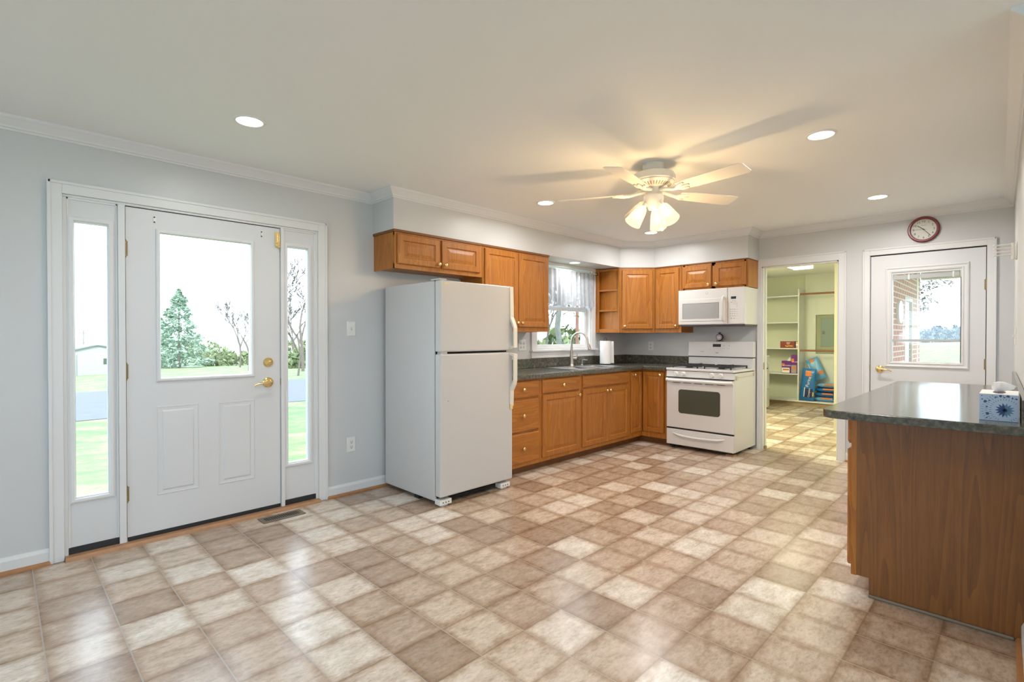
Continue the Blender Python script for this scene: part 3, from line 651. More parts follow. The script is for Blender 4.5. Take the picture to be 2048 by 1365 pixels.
# peninsula cabinets along the right wall
PX0, PX1 = 2.96, 4.92
for i, (x0, x1) in enumerate(((PX0, 3.93), (3.93, PX1))):
    y0 = yR(x0) + .002 if x0 > 3 else yR(PX0) + .001
    y0 = max(yR(x0), yR(x1)) + .003
    c = thing('counter_cabinet', ('oak counter cabinet at right with broad end panel facing the viewer', 'oak counter cabinet further along the right wall, toward the back door')[i], 'cabinet', ((x0 + x1) / 2, .3, 0), 'cabinets under the right counter')
    MB().box(x0 + (.012 if i == 0 else 0), x1, y0, .545, .09, .875).build('body', 'oakv', c)
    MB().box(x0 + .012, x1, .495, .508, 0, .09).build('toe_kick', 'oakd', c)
    m = MB()
    for a, b in ((x0, x0 + .04), (x1 - .04, x1), ((x0 + x1) / 2 - .02, (x0 + x1) / 2 + .02)): m.box(a, b, .562 if i == 0 and a == x0 else .545, .585, .087, .875)
    for a, b in ((.087, .135), (.70, .735), (.855, .875)): m.box(x0 + .04, x1 - .04, .545, .584, a, b)
    m.build('face_frame', 'oakv', c, bevel=.001)
    hw = (x1 - x0) / 2 - .02
    for q in range(2):
        a = x0 + .012 + q * (hw + .016)
        cdrawer(c, (a + hw, .585, .732), -X, Y, hw, .128); cdoor(c, (a + hw, .585, .132), -X, Y, hw, .574, (.03 if q == 0 else hw - .03, .54))
    if i == 0:
        yy = yR(PX0) + .001
        pn = MB().prism([(yy, .0), (.510, 0), (.510, .090), (.5618, .090), (.5618, .8755), (yy, .8755)], PX0, PX0 + .012, lambda a, b, c_: (c_, a, b)); pn.build('end_panel', 'oakp', c)['label'] = 'broad brown woodgrain end panel'
        MB().box(PX0 - .012, PX0, yy + .032, .512, 0, .014).build('base_strip', mat('base_strip_grey', (.22, .18, .14), .5), c, bevel=.005)
    if i == 1: MB().box(x1, x1 + .012, y0, .562, .0, .875).build('end_panel', 'oakp', c)

# ------------------------------------------------------------------ counters
CT0, CT1 = .8755, .914
ky, kx = 3.152, 5.362
ct = thing('kitchen_worktop', 'L shaped grey speckled laminate countertop along the sink wall', 'countertop', (4.4, 3.5, CT0))
m = MB(); SX0, SX1, SY0, SY1 = 4.245, 5.085, 3.235, 3.735
for a in ((3.06, SX0, ky, W - .002), (SX1, kx, ky, W - .002), (SX0, SX1, ky, SY0), (SX0, SX1, SY1, W - .002), (kx, F - .002, 2.862, W - .002)): m.box(*a, CT0, CT1)
m.build('worktop', 'lam', ct)
m = MB().box(3.06, F - .002, W - .021, W - .001, CT1, 1.016); m.box(F - .021, F - .001, 2.862, W - .021, CT1, 1.016); m.build('backsplash', 'lam', ct, bevel=.003)
m = MB()
m.prism([(ky - .006, CT0), (ky + .001, CT0), (ky + .001, CT1), (ky - .003, CT1 - .001), (ky - .006, CT1 - .008)], 3.06, kx - .004, lambda a, b, c_: (c_, a, b))
m.prism([(kx - .006, CT0), (kx + .001, CT0), (kx + .001, CT1), (kx - .003, CT1 - .001), (kx - .006, CT1 - .008)], 2.862, ky, lambda a, b, c_: (a, c_, b)); m.build('front_edge', 'lam', ct)
pc = thing('countertop', 'grey speckled laminate counter with rounded corners at the right', 'countertop', (3.85, .33, CT0))
def rounded(x0, x1, y0, y1, r, corners=(0, 0, 1, 1), n=8):
    P = []
    for q, (cx, cy, a0) in enumerate(((x0 + r, y0 + r, 180), (x1 - r, y0 + r, 270), (x1 - r, y1 - r, 0), (x0 + r, y1 - r, 90))):
        if corners[q]: P += [(cx + r * math.cos(R(a0 + 90 * i / n)), cy + r * math.sin(R(a0 + 90 * i / n))) for i in range(n + 1)]
        else: P.append(((x0, y0), (x1, y0), (x1, y1), (x0, y1))[q])
    return P
poly = rounded(2.742, 4.96, -.1, .672, .075)
poly[0] = (2.742, yR(2.742) + .002); poly[1] = (4.96, yR(4.96) + .002)
MB().prism(poly, CT0 + .0008, CT1).build('worktop', 'lam', pc, bevel=.004)
MB().prism([(2.75, yR(2.75) + .002), (4.955, yR(4.955) + .002), (4.955, yR(4.955) + .021), (2.75, yR(2.75) + .021)], CT1, 1.016).build('backsplash', 'lam', pc, bevel=.003)

# ------------------------------------------------------------------ sink, faucet, paper towels
s_ = thing('kitchen_sink', 'double bowl stainless steel drop-in sink under the window', 'sink', (4.665, 3.485, .914))
rim = MB(); zr = CT1 + .0005
bx = ((4.285, 4.645, 3.275, 3.64), (4.685, 5.045, 3.275, 3.64))
for a in ((SX0 - .015, SX1 + .015, SY0 - .015, 3.275), (SX0 - .015, SX1 + .015, 3.64, SY1 + .015), (SX0 - .015, 4.285, 3.275, 3.64), (4.645, 4.685, 3.275, 3.64), (5.045, SX1 + .015, 3.275, 3.64)): rim.box(*a, zr, zr + .004)
rim.build('rim', 'steel', s_, bevel=.001)
for x0, x1, y0, y1 in bx:
    b = MB(); zb = .74; i = .03
    b.add([(x0, y0, zr + .003), (x1, y0, zr + .003), (x1, y1, zr + .003), (x0, y1, zr + .003), (x0 + i, y0 + i, zb), (x1 - i, y0 + i, zb), (x1 - i, y1 - i, zb), (x0 + i, y1 - i, zb)], [(0, 1, 5, 4), (1, 2, 6, 5), (2, 3, 7, 6), (3, 0, 4, 7), (4, 5, 6, 7)])
    bo = b.build('bowl', 'steel', s_)
    MB().lathe([(0, 0), (.04, 0), (.042, .003), (.03, .004), (0, .002)], ((x0 + x1) / 2, (y0 + y1) / 2, zb), Z, 16).build('drain', 'nickel', bo, smooth=40)
fa = thing('kitchen_faucet', 'brushed nickel gooseneck pull-down faucet behind the sink', 'faucet', (4.69, 3.69, .9185))
MB().lathe([(.032, 0), (.032, .006), (.026, .012), (.024, .02), (.022, .10), (.018, .16), (.0145, .2), (.0140, .22)], (4.69, 3.69, .9185), Z, 20).build('base', 'nickel', fa, smooth=40)
pts = [(4.69, 3.69, 1.13), (4.69, 3.69, 1.19)] + [(4.69, 3.69 - .115 + .115 * math.cos(R(t)), 1.19 + .115 * math.sin(R(t))) for t in range(15, 181, 15)]
MB().tube(pts + [(4.69, 3.458, 1.175)], .0125, 12).build('spout', 'nickel', fa, smooth=60)
MB().tube([(4.69, 3.461, 1.185), (4.69, 3.45, 1.165), (4.69, 3.437, 1.13), (4.69, 3.432, 1.112)], [.0145, .016, .02, .021], 14).build('spray_head', 'nickel', fa, smooth=60)
m = MB().cyl((4.70, 3.685, 1.005), (4.745, 3.66, 1.005), .013, seg=12); m.tube([(4.742, 3.66, 1.005), (4.75, 3.656, 1.03), (4.753, 3.654, 1.065)], [.008, .006, .005], 8); m.build('lever_handle', 'nickel', fa, smooth=50)
sd = thing('soap_dispenser', 'small brushed nickel soap dispenser right of the faucet', 'soap dispenser', (4.89, 3.69, .9185))
MB().lathe([(.018, 0), (.018, .005), (.012, .01), (.011, .055), (.013, .058), (.013, .07), (0, .071)], (4.89, 3.69, .9185), Z, 16).build('body', 'nickel', sd, smooth=40)
MB().tube([(4.89, 3.69, .983), (4.90, 3.66, .984), (4.905, 3.62, .98)], [.006, .005, .004], 8).build('nozzle', 'nickel', sd, smooth=50)
pt = thing('paper_towel_holder', 'white paper towel roll standing on a dark wire holder', 'paper towels', (5.27, 3.62, .914))
MB().lathe([(.02, 0), (.066, 0), (.066, .28), (.02, .28)], (5.27, 3.62, .926), Z, 32).build('towel_roll', 'paper', pt, smooth=40)
m = MB(); m.tube([(5.27 + .062 * math.cos(t / 10 * 2 * math.pi), 3.62 + .062 * math.sin(t / 10 * 2 * math.pi), .920) for t in range(11)], .004, 6)
m.cyl((5.27, 3.62, .918), (5.27, 3.62, 1.215), .004, seg=8); m.tube([(5.27 + .018 * math.cos(R(t)), 3.62 - .018 * math.cos(R(t)) * .5, 1.215 + .028 * math.sin(R(t))) for t in range(-20, 201, 20)], .0035, 6)
m.cyl((5.21, 3.62, .920), (5.33, 3.62, .920), .004, seg=6); m.build('wire_stand', 'iron', pt, smooth=50)
m = MB(); m.add([(5.336, 3.60, .93), (5.345, 3.565, .93), (5.348, 3.545, .93), (5.336, 3.60, 1.20), (5.345, 3.565, 1.20), (5.346, 3.55, 1.20)], [(0, 1, 4, 3), (1, 2, 5, 4)]); m.build('loose_sheet', 'paper', pt, smooth=60)

# ------------------------------------------------------------------ refrigerator
rf = thing('refrigerator', 'white top freezer refrigerator standing left of the drawers', 'refrigerator', (2.65, 3.4, 0))
FX0, FX1, FY, FB, FT = 2.272, 3.024, 3.072, 3.752, 1.672
MB().box(FX0, FX1, FY, FB, .035, FT).build('cabinet', 'fridge', rf, bevel=.006)
MB().box(FX0 + .012, FX1 - .012, FY - .008, FY + .002, .07, FT - .004).build('door_gasket', 'dark', rf)
MB().box(FX0 + .001, FX1, 3.0, FY - .006, 1.145, FT + .003).build('freezer_door', 'fridge', rf, bevel=.012, seg=3)
fd = MB().box(FX0 + .001, FX1, 3.0, FY - .006, .072, 1.130).build('fridge_door', 'fridge', rf, bevel=.012, seg=3)
MB().lathe([(0, 0), (.003, 0), (.003, .001), (0, .001)], (2.345, 3.0, .78), -Y, 8).build('bolt_hole', 'dark', fd)
MB().box(FX0 + .02, FX1 - .02, FY + .0, FY + .03, .02, .07).build('base_grille', 'dark', rf)
for x0 in (FX0 + .005, FX1 - .13):
    m = MB().box(x0, x0 + .11, 3.01, 3.075, .012, .05); m.box(x0 + .02, x0 + .08, 3.02, 3.07, 0, .012); f_ = m.build('front_foot', 'plast', rf, bevel=.003)
    q = MB()
    for i in range(3): q.lathe([(0, 0), (.005, 0), (.005, .001), (0, .001)], (x0 + .03 + i * .025, 3.01, .03), -Y, 8)
    q.build('foot_holes', 'dark', f_)
MB().box(FX0 + .02, FX0 + .08, 3.3, 3.36, 0, .035).build('rear_foot', 'dark', rf); MB().box(FX1 - .08, FX1 - .02, 3.3, 3.36, 0, .035).build('rear_foot', 'dark', rf)
m = MB().box(FX0 + .002, FX0 + .075, 3.012, 3.12, FT + .003, FT + .016); m.build('hinge_cap', 'fridge', rf, bevel=.006)
MB().box(FX0 + .035, FX0 + .085, 2.9985, 3.001, FT - .028, FT - .012).build('badge', mat('badge_tan', (.70, .62, .48), .4), rf)
m = MB().box(FX0 + .02, FX0 + .075, 3.012, 3.06, 1.128, 1.146); m.build('middle_hinge', mat('hinge_pale', (.55, .55, .55), .4), rf)
# handles along the opening edge
def fhandle(z0, z1, zb0, zb1, up):
    m = MB(); x0, x1 = 2.986, 3.026
    if up:
        m.prism([(3.0, zb1), (2.992, zb1), (2.985, 1.42), (2.955, 1.36), (2.945, 1.33), (2.945, 1.165), (3.0, 1.150), (3.0, 1.172), (2.962, 1.182), (2.962, 1.325), (2.972, 1.35), (3.0, 1.40)], x0, x1, lambda a, b, c_: (c_, a, b))
    else:
        m.prism([(3.0, 1.125), (2.945, 1.115), (2.945, .90), (2.955, .86), (2.985, .81), (2.99, .68), (3.0, .68), (3.0, .84), (2.972, .875), (2.962, .905), (2.962, 1.095), (3.0, 1.105)], x0, x1, lambda a, b, c_: (c_, a, b))
    return m
fhandle(0, 0, 0, FT, True).build('freezer_handle', mat('handle_white', (.76, .73, .65), .3), rf, bevel=.003)
h_ = fhandle(0, 0, 0, 0, False).build('fridge_handle', 'handle_white' if 'handle_white' in M else bpy.data.materials['handle_white'], rf, bevel=.003)
m = MB().box(2.986, 3.016, 2.988, 2.9995, .655, .70); m.build('handle_tip', 'yellowed', h_, bevel=.003)['label'] = 'yellowed handle tip'

# ------------------------------------------------------------------ range
rg = thing('gas_range', 'white freestanding gas range with oven between counter and laundry opening', 'range', (5.67, 2.473, 0))
RX, RB, RY0, RY1 = 5.362, 5.985, 2.096, 2.853
MB().box(RX + .03, RB, RY0, RY1, .042, .872).build('body', 'appl', rg, bevel=.003)
ot = MB().panel((RX + .028, RY1 - .003, .238), -Y, Z, -X, RY1 - RY0 - .006, .558, [(0, 0), (0, .022), (.006, .028), (.012, .028)]).build('oven_door', 'applg', rg)
def rrect(y0, y1, z0, z1, r, n=5):
    P = []
    for cy, cz, a0 in ((y0 + r, z0 + r, 180), (y1 - r, z0 + r, 270), (y1 - r, z1 - r, 0), (y0 + r, z1 - r, 90)):
        P += [(cy + r * math.cos(R(a0 + 90 * i / n)), cz + r * math.sin(R(a0 + 90 * i / n))) for i in range(n + 1)]
    return P
MB().prism(rrect(2.237, 2.704, .405, .670, .03), RX - .0025, RX + .004, lambda a, b, c_: (c_, a, b)).build('oven_window', 'ovenglass', ot)
m = MB()
pp = [(RX - .012, RY1 - .012, .775), (RX - .036, RY1 - .05, .772)] + [(RX - .04, RY1 - .1 - i * .0558, .771) for i in range(11)] + [(RX - .036, RY0 + .05, .772), (RX - .012, RY0 + .012, .775)]
m.tube(pp, .017, 10); m.box(RX - .02, RX + .002, RY1 - .03, RY1 - .006, .757, .793); m.box(RX - .02, RX + .002, RY0 + .006, RY0 + .03, .757, .793)
m.build('oven_handle', 'plast', ot, smooth=50)
m = MB().box(RX - .002, RX + .03, RY0 + .005, RY1 - .005, .796, .806); m.build('seam_gap', 'dark', rg); MB().box(RX + .01, RX + .03, RY0 + .003, RY1 - .003, .222, .238).build('seam_gap', 'dark', rg)
m = MB()
for i in range(5): m.box(RX - .0012, RX + .001, RY1 - .17 - i * .125, RY1 - .08 - i * .125, .742, .747)
m.build('door_vent_slots', 'dark', ot)
cp = MB().prism([(RX + .03, .807), (RX - .002, .807), (RX + .004, .876), (RX + .03, .876)], RY0 + .002, RY1 - .002, lambda a, b, c_: (a, c_, b)).build('control_panel', 'applg', rg, bevel=.002)
for y in (2.731, 2.645, 2.324, 2.228):
    q = MB().lathe([(.027, 0), (.027, .004), (.022, .008), (.020, .02), (.018, .024), (0, .024)], (RX, y, .843), -X, 20); q.box(RX - .032, RX - .02, y - .005, y + .005, .824, .862)
    q.build('burner_knob', 'plast', cp, smooth=40)
for y in (2.765, 2.688, 2.36, 2.27): MB().box(RX - .0012, RX + .004, y - .005, y + .005, .860, .862).build('burner_mark', 'ink', cp)
dw = MB().panel((RX + .03, RY1 - .003, .044), -Y, Z, -X, RY1 - RY0 - .006, .176, [(0, 0), (0, .024), (.006, .03), (.012, .03)]).build('storage_drawer', 'applg', rg)
pp = [(RX - .001, RY1 - .09, .172)] + [(RX - .022, RY1 - .16 - i * .048, .158 - .010 * math.sin(i / 9 * math.pi)) for i in range(10)] + [(RX - .001, RY0 + .09, .172)]
MB().tube(pp, [.008] + [.013] * 10 + [.008], 8).build('drawer_pull', 'applg', dw, smooth=50)
m = MB().box(RX - .004, RB - .07, RY0 - .002, RY1 + .002, .880, .906); m.build('cooktop', 'applg', rg, bevel=.006, seg=3)
MB().box(RX + .004, RB - .05, RY0 + .002, RY1 - .002, .872, .881).build('cooktop_gap', 'dark', rg)
bg = MB().box(RB - .075, RB, RY0 + .002, RY1 - .002, .872, 1.018).build('lower_backguard', 'applg', rg, bevel=.004)
bk = MB().prism([(RB - .085, 1.026), (RB - .085, 1.036), (RB - .066, 1.195), (RB - .058, 1.202), (RB, 1.202), (RB, 1.026)], RY0, RY1, lambda a, b, c_: (a, c_, b)).build('backguard', 'applg', rg, bevel=.003)
MB().box(RB - .082, RB - .004, RY0 + .003, RY1 - .003, 1.017, 1.027).build('backguard_gap', 'dark', rg)
def bgx(z): return RB - .085 + (z - 1.036) * (.019 / .159)
def on_bg(mb, y0, y1, z0, z1, t=.0015):
    mb.add([(bgx(z0) - t, y0, z0), (bgx(z0) - t, y1, z0), (bgx(z1) - t, y1, z1), (bgx(z1) - t, y0, z1), (bgx(z0) + .002, y0, z0), (bgx(z0) + .002, y1, z0), (bgx(z1) + .002, y1, z1), (bgx(z1) + .002, y0, z1)],
           [(0, 1, 2, 3), (4, 7, 6, 5), (0, 4, 5, 1), (1, 5, 6, 2), (2, 6, 7, 3), (3, 7, 4, 0)])
q = MB(); on_bg(q, 2.46, 2.555, 1.138, 1.172, .002); q.build('clock_display', 'lcd', bk)
q = MB(); on_bg(q, 2.33, 2.63, 1.085, 1.19, .0008); q.build('touch_pad', mat('touch_pad', (.73, .72, .71), .3), bk)
q = MB()
for y in (2.545, 2.525, 2.505, 2.485, 2.465, 2.44, 2.415, 2.385, 2.365): on_bg(q, y - .005, y + .005, 1.116, 1.122)
for y in (2.42, 2.365): on_bg(q, y - .006, y + .006, 1.15, 1.16)
for z in (1.118, 1.108, 1.098): on_bg(q, 2.575, 2.615, z, z + .001)
on_bg(q, 2.35, 2.55, 1.092, 1.093); q.build('printed_marks', mat('pale_print', (.45, .43, .43), .6), bk)
q = MB(); on_bg(q, 2.485, 2.52, 1.066, 1.072); q.build('name_badge', 'ink', bk)
q = MB(); on_bg(q, 2.66, 2.70, 1.078, 1.081); q.build('model_script', 'ink', bk)
for gy0, gy1 in ((2.515, 2.80), (2.15, 2.435)):
    q = MB(); gx0, gx1, gz = 5.425, 5.86, .938
    for y in (gy0, gy1): q.box(gx0, gx1, y - .006, y + .006, gz - .012, gz)
    for x in (gx0, gx1, (gx0 + gx1) / 2): q.box(x - .006, x + .006, gy0, gy1, gz - .012, gz)
    for x in (gx0, gx1):
        for y in (gy0, gy1): q.box(x - .007, x + .007, y - .007, y + .007, .906, gz)
    for cx in (5.535, 5.75):
        cy = (gy0 + gy1) / 2
        for ax, ay in ((1, 0), (-1, 0), (0, 1), (0, -1)):
            q.obox((cx + ax * .03 - (.005 if ay else 0), cy + ay * .03 - (.005 if ax else 0), gz - .01), (ax or 1, 0, 0) if ax else X, (0, ay or 1, 0) if ay else Y, Z, abs(ax) * .075 or .01, abs(ay) * .105 or .01, .016)
    gr = q.build('burner_grate', 'iron', rg, bevel=.002)
    for cx in (5.535, 5.75):
        MB().lathe([(.055, 0), (.05, .004), (.034, .006), (.034, .014), (.030, .018), (0, .018)], (cx, (gy0 + gy1) / 2, .906), Z, 20).build('burner', 'iron', rg, smooth=40)
for x in (RX + .07, RB - .06):
    for y in (RY0 + .05, RY1 - .05): MB().cyl((x, y, .016 if (y < 2.3 and x < 5.6) else .0), (x, y, .044), .014, seg=10).build('leg', 'dark', rg)
m = MB().box(RX + .045, RX + .085, RY0 - .012, RY0, .80, .845); m.box(RB - .09, RB - .06, RY0 - .012, RY0, .825, .86); m.box(RX + .07, RB - .07, RY0 - .009, RY0 - .005, .829, .833); m.box(RB - .055, F - .02, RY0 - .008, RY0 - .005, .845, .848)
m.build('safety_latch', mat('latch_almond', (.62, .56, .44), .4), rg, bevel=.002)
tag(MB().box(RX + .045, RX + .11, RY0 + .012, RY0 + .10, 0, .016).build('wood_block', 'sill', bevel=.002), 'small wood block under the front right foot of the range', 'wood block')
# oven thermometer / timer on the backguard
tm = thing('kitchen_timer', 'small round black dial timer standing on top of the range back', 'timer', (5.955, 2.495, 1.2025))
MB().lathe([(0, 0), (.038, 0), (.042, .006), (.042, .024), (.036, .03), (0, .03)], (5.975, 2.495, 1.252), -X, 28).build('case', 'iron', tm, smooth=40)
MB().lathe([(0, 0), (.034, 0), (.034, .0015), (0, .0015)], (5.9455, 2.495, 1.252), -X, 28).build('dial', mat('dial_lilac', (.58, .5, .56), .4), tm)
m = MB().lathe([(0, 0), (.013, 0), (.013, .001), (0, .001)], (5.944, 2.495, 1.252), -X, 16); m.build('dial_center', mat('dial_white', (.85, .84, .84), .4), tm)
m = MB()
for i in range(12): 
    t = 2 * math.pi * i / 12; m.box(5.9425, 5.9436, 2.495 + .028 * math.cos(t) - .002, 2.495 + .028 * math.cos(t) + .002, 1.252 + .028 * math.sin(t) - .002, 1.252 + .028 * math.sin(t) + .002)
m.obox((5.9428, 2.493, 1.25), (0, .6, .8), (0, -.8, .6), -X, .02, .003, .0006); m.build('dial_marks', mat('dial_red', (.3, .03, .05), .5), tm)
m = MB().box(5.945, 5.975, 2.455, 2.535, 1.2025, 1.209); m.box(5.95, 5.97, 2.485, 2.505, 1.206, 1.215); m.build('stand', 'iron', tm, bevel=.002)
m = MB().cyl((5.96, 2.495, 1.29), (5.96, 2.495, 1.306), .006, seg=10); m.box(5.955, 5.965, 2.478, 2.512, 1.303, 1.309); m.build('top_hook', 'iron', tm)

# ------------------------------------------------------------------ microwave
mw = thing('microwave', 'white over-the-range microwave hanging under the short oak cabinet', 'microwave', (5.8, 2.458, 1.39))
MX, MY0, MY1, MZ0, MZ1 = 5.605, 2.080, 2.836, 1.392, 1.7945
MB().box(MX + .03, F - .002, MY0, MY1, MZ0, MZ1).build('body', 'appl', mw, bevel=.004)
MB().box(MX + .03, F - .01, MY0 + .005, MY1 - .005, MZ0 - .014, MZ0).build('underside_vent', mat('vent_grey', (.10, .10, .11), .5), mw)
SP = 2.262
dr = MB().panel((MX + .03, MY1 - .001, MZ0 + .002), -Y, Z, -X, MY1 - SP - .003, MZ1 - MZ0 - .004, [(0, 0), (0, .022), (.008, .03), (.016, .03)]).build('door', 'applg', mw)
m = MB().panel((MX + .0005, 2.81, 1.432), -Y, Z, -X, .50, .253, [(0, -.002), (0, .003), (.004, .0045), (.008, .0045)]); m.build('window_surround', 'applg', dr)
m = MB(); m.box(MX - .0052, MX, 2.353, 2.778, 1.462, 1.638); m.build('window_border', mat('mw_border', (.22, .24, .22), .4), dr)
MB().box(MX - .0060, MX - .001, 2.357, 2.772, 1.463, 1.632).build('window', 'mwglass', dr)
MB().prism(rrect(2.270, 2.31, 1.425, 1.70, .012), MX - .006, MX + .004, lambda a, b, c_: (c_, a, b)).build('handle_recess', mat('warm_white', (.74, .68, .60), .3), dr)
MB().tube([(MX, 2.305, 1.70), (MX - .03, 2.305, 1.685), (MX - .034, 2.305, 1.64), (MX - .034, 2.305, 1.50), (MX - .03, 2.305, 1.445), (MX, 2.305, 1.43)], .012, 10).build('handle', 'applg', dr, smooth=50)
m = MB().lathe([(0, 0), (.012, 0), (.012, .001), (0, .001)], (MX - .0005, 2.492, 1.748), -X, 24); em = m.build('round_emblem', 'ink', dr)
m = MB().lathe([(.0075, 0), (.0095, 0), (.0095, .001), (.0075, .001)], (MX - .0014, 2.492, 1.748), -X, 20); m.box(MX - .0022, MX - .0014, 2.489, 2.495, 1.745, 1.751); m.build('emblem_ring', 'plast', em)
cpn = MB().panel((MX + .03, SP - .001, MZ0 + .002), -Y, Z, -X, SP - MY0 - .001, MZ1 - MZ0 - .004, [(0, 0), (0, .022), (.008, .03), (.016, .03)]).build('control_panel', 'applg', mw)
MB().box(MX - .0012, MX, 2.17, 2.224, 1.668, 1.694).build('display', 'lcd', cpn)
m = MB()
for r_ in range(4):
    for q in range(3): m.box(MX - .001, MX, 2.226 - q * .021 - .004, 2.226 - q * .021 + .004, 1.555 - r_ * .024 - .004, 1.555 - r_ * .024 + .004)
    m.box(MX - .001, MX, 2.156, 2.166, 1.553 - r_ * .024, 1.556 - r_ * .024)
for z in (1.65, 1.632, 1.612): m.box(MX - .001, MX, 2.17, 2.21, z, z + .003)
m.box(MX - .001, MX, 2.212, 2.226, 1.452, 1.462); m.box(MX - .001, MX, 2.185, 2.195, 1.452, 1.460)
m.box(MX - .001, MX, 2.212, 2.226, 1.628, 1.634)
for z in (1.60, 1.62, 1.58): m.box(MX - .001, MX, 2.156, 2.166, z, z + .005)
m.build('keypad', mat('keypad_brown', (.36, .29, .26), .6), cpn)

# ------------------------------------------------------------------ electrical plates
def plate(nm, lab, cat, p, u, n, w, h, kind, group=None):
    p, u, n = Vector(p), Vector(u), Vector(n); o = p - u * w / 2 - Z * h / 2
    t = thing(nm, lab, cat, p, group)
    MB().panel(o, u, Z, n, w, h, [(0, 0), (0, .003), (.004, .006), (.008, .006)]).build('cover_plate', 'plast', t)
    for k_, kd in enumerate(kind):
        c_ = p + u * ((k_ - (len(kind) - 1) / 2) * .046)
        if kd == 's':
            MB().obox(c_ - u * .006 - Z * .012 + n * .006, u, Z, n, .012, .024, .003).build('toggle_slot', mat('slot_cream', (.6, .58, .52), .5), t); MB().obox(c_ - u * .004 - Z * .004 + n * .008, u, Z, n, .008, .014, .010).build('toggle', 'plast', t)
        else:
            for dz in (.02, -.02):
                r_ = MB().lathe([(0, 0), (.016, 0), (.016, .002), (0, .002)], c_ + Z * dz + n * .006, n, 20).build('receptacle', mat('recept', (.72, .72, .7), .4), t)
                q = MB()
                for du in (-.006, .006): q.obox(c_ + Z * (dz - .003) + u * (du - .0012) + n * .0078, u, Z, n, .0024, .009, .0007)
                q.lathe([(0, 0), (.003, 0), (.003, .0007), (0, .0007)], c_ + Z * (dz - .009) + n * .0078, n, 8); q.build('slots', 'dark', r_)
    return t
plate('light_switch', 'white light switch on the wall right of the front door', 'light switch', (1.996, W, 1.322), X, -Y, .072, .118, 's')
plate('wall_outlet', 'white duplex outlet low on the wall between front door and refrigerator', 'outlet', (1.992, W, .392), X, -Y, .072, .118, 'o')
plate('wall_outlet', 'double white outlet above the counter between refrigerator and window', 'outlet', (3.98, W, 1.165), X, -Y, .117, .118, 'oo')
plate('wall_outlet', 'cream outlet behind the paper towels right of the window', 'outlet', (5.42, W, 1.14), X, -Y, .072, .118, 'o')
plate('wall_outlet', 'cream outlet on the far wall between corner and range', 'outlet', (F, 3.42, 1.135), -Y, -X, .072, .118, 'o')
plate('light_switch', 'white light switch on the right wall above the counter', 'light switch', (5.1, yR(5.1), 1.26), -X, Y, .072, .118, 's')
# floor vent
fv = thing('floor_vent', 'brown metal floor register in front of the front door', 'floor vent', (1.39, 3.648, 0))
m = MB(); vx0, vx1, vy0, vy1 = 1.246, 1.534, 3.588, 3.708
m.box(vx0, vx1, vy0, vy0 + .026, .0005, .006); m.box(vx0, vx1, vy1 - .026, vy1, .0005, .006); m.box(vx0, vx0 + .03, vy0 + .026, vy1 - .026, .0005, .006); m.box(vx1 - .03, vx1, vy0 + .026, vy1 - .026, .0005, .006)
m.build('frame', 'vent', fv, bevel=.002)
MB().box(vx0 + .03, vx1 - .03, vy0 + .026, vy1 - .026, .0004, .0012).build('duct_opening', 'dark', fv)
for i in range(16):
    x = vx0 + .038 + i * .0141; MB().box(x, x + .005, vy0 + .026, vy1 - .026, .0012, .005).build('slat', 'vent', fv)

# ------------------------------------------------------------------ wall clock
ck = thing('wall_clock', 'round white wall clock with dark red rim above the back door', 'clock', (F, .632, 2.244))
cc = Vector((F, .632, 2.244))
MB().lathe([(.108, 0), (.118, .006), (.118, .022), (.110, .034), (.100, .034), (.094, .024), (.094, .010)], cc, -X, 48).build('rim', 'red', ck, smooth=40)
MB().lathe([(0, 0), (.1, 0), (.1, .014), (0, .014)], cc, -X, 40).build('dial', 'clockface', ck)
fx_ = F - .0145
m = MB()
for i in range(1, 13):
    t = R(90 - 30 * i); m.text(str(i), (fx_, cc.y - .074 * math.cos(t), cc.z + .074 * math.sin(t)), -Y, Z, .027)
m.build('numerals', 'inkblack', ck)
m = MB()
for i in range(60):
    t = 2 * math.pi * i / 60; u_ = -Y * math.cos(t) + Z * math.sin(t); v_ = Z * math.cos(t) + Y * math.sin(t)
    w_ = .0022 if i % 5 == 0 else .0009
    m.obox(cc - X * .0142 + u_ * .088 - v_ * w_ / 2, u_, v_, -X, .004, w_, .0006)
m.box(fx_ - .0003, fx_, cc.y - .018, cc.y + .018, cc.z + .036, cc.z + .038)
m.build('minute_marks', 'ink', ck)
def hand(nm, ang, l, tail, w, x, m_='inkblack'):
    t = R(90 - ang); u_ = -Y * math.cos(t) + Z * math.sin(t); v_ = Z * math.cos(t) + Y * math.sin(t)
    MB().obox(cc - X * x - u_ * tail - v_ * w / 2, u_, v_, -X, l + tail, w, .0008).build(nm, m_, ck)
hand('hour_hand', 310, .058, .012, .0055, .0165); hand('minute_hand', 141, .078, .012, .004, .018); hand('second_hand', 272, .07, .025, .0014, .0195)
m = MB().lathe([(0, 0), (.005, 0), (.005, .006), (0, .006)], cc - X * .0145, -X, 12); m.build('hand_hub', 'inkblack', ck)

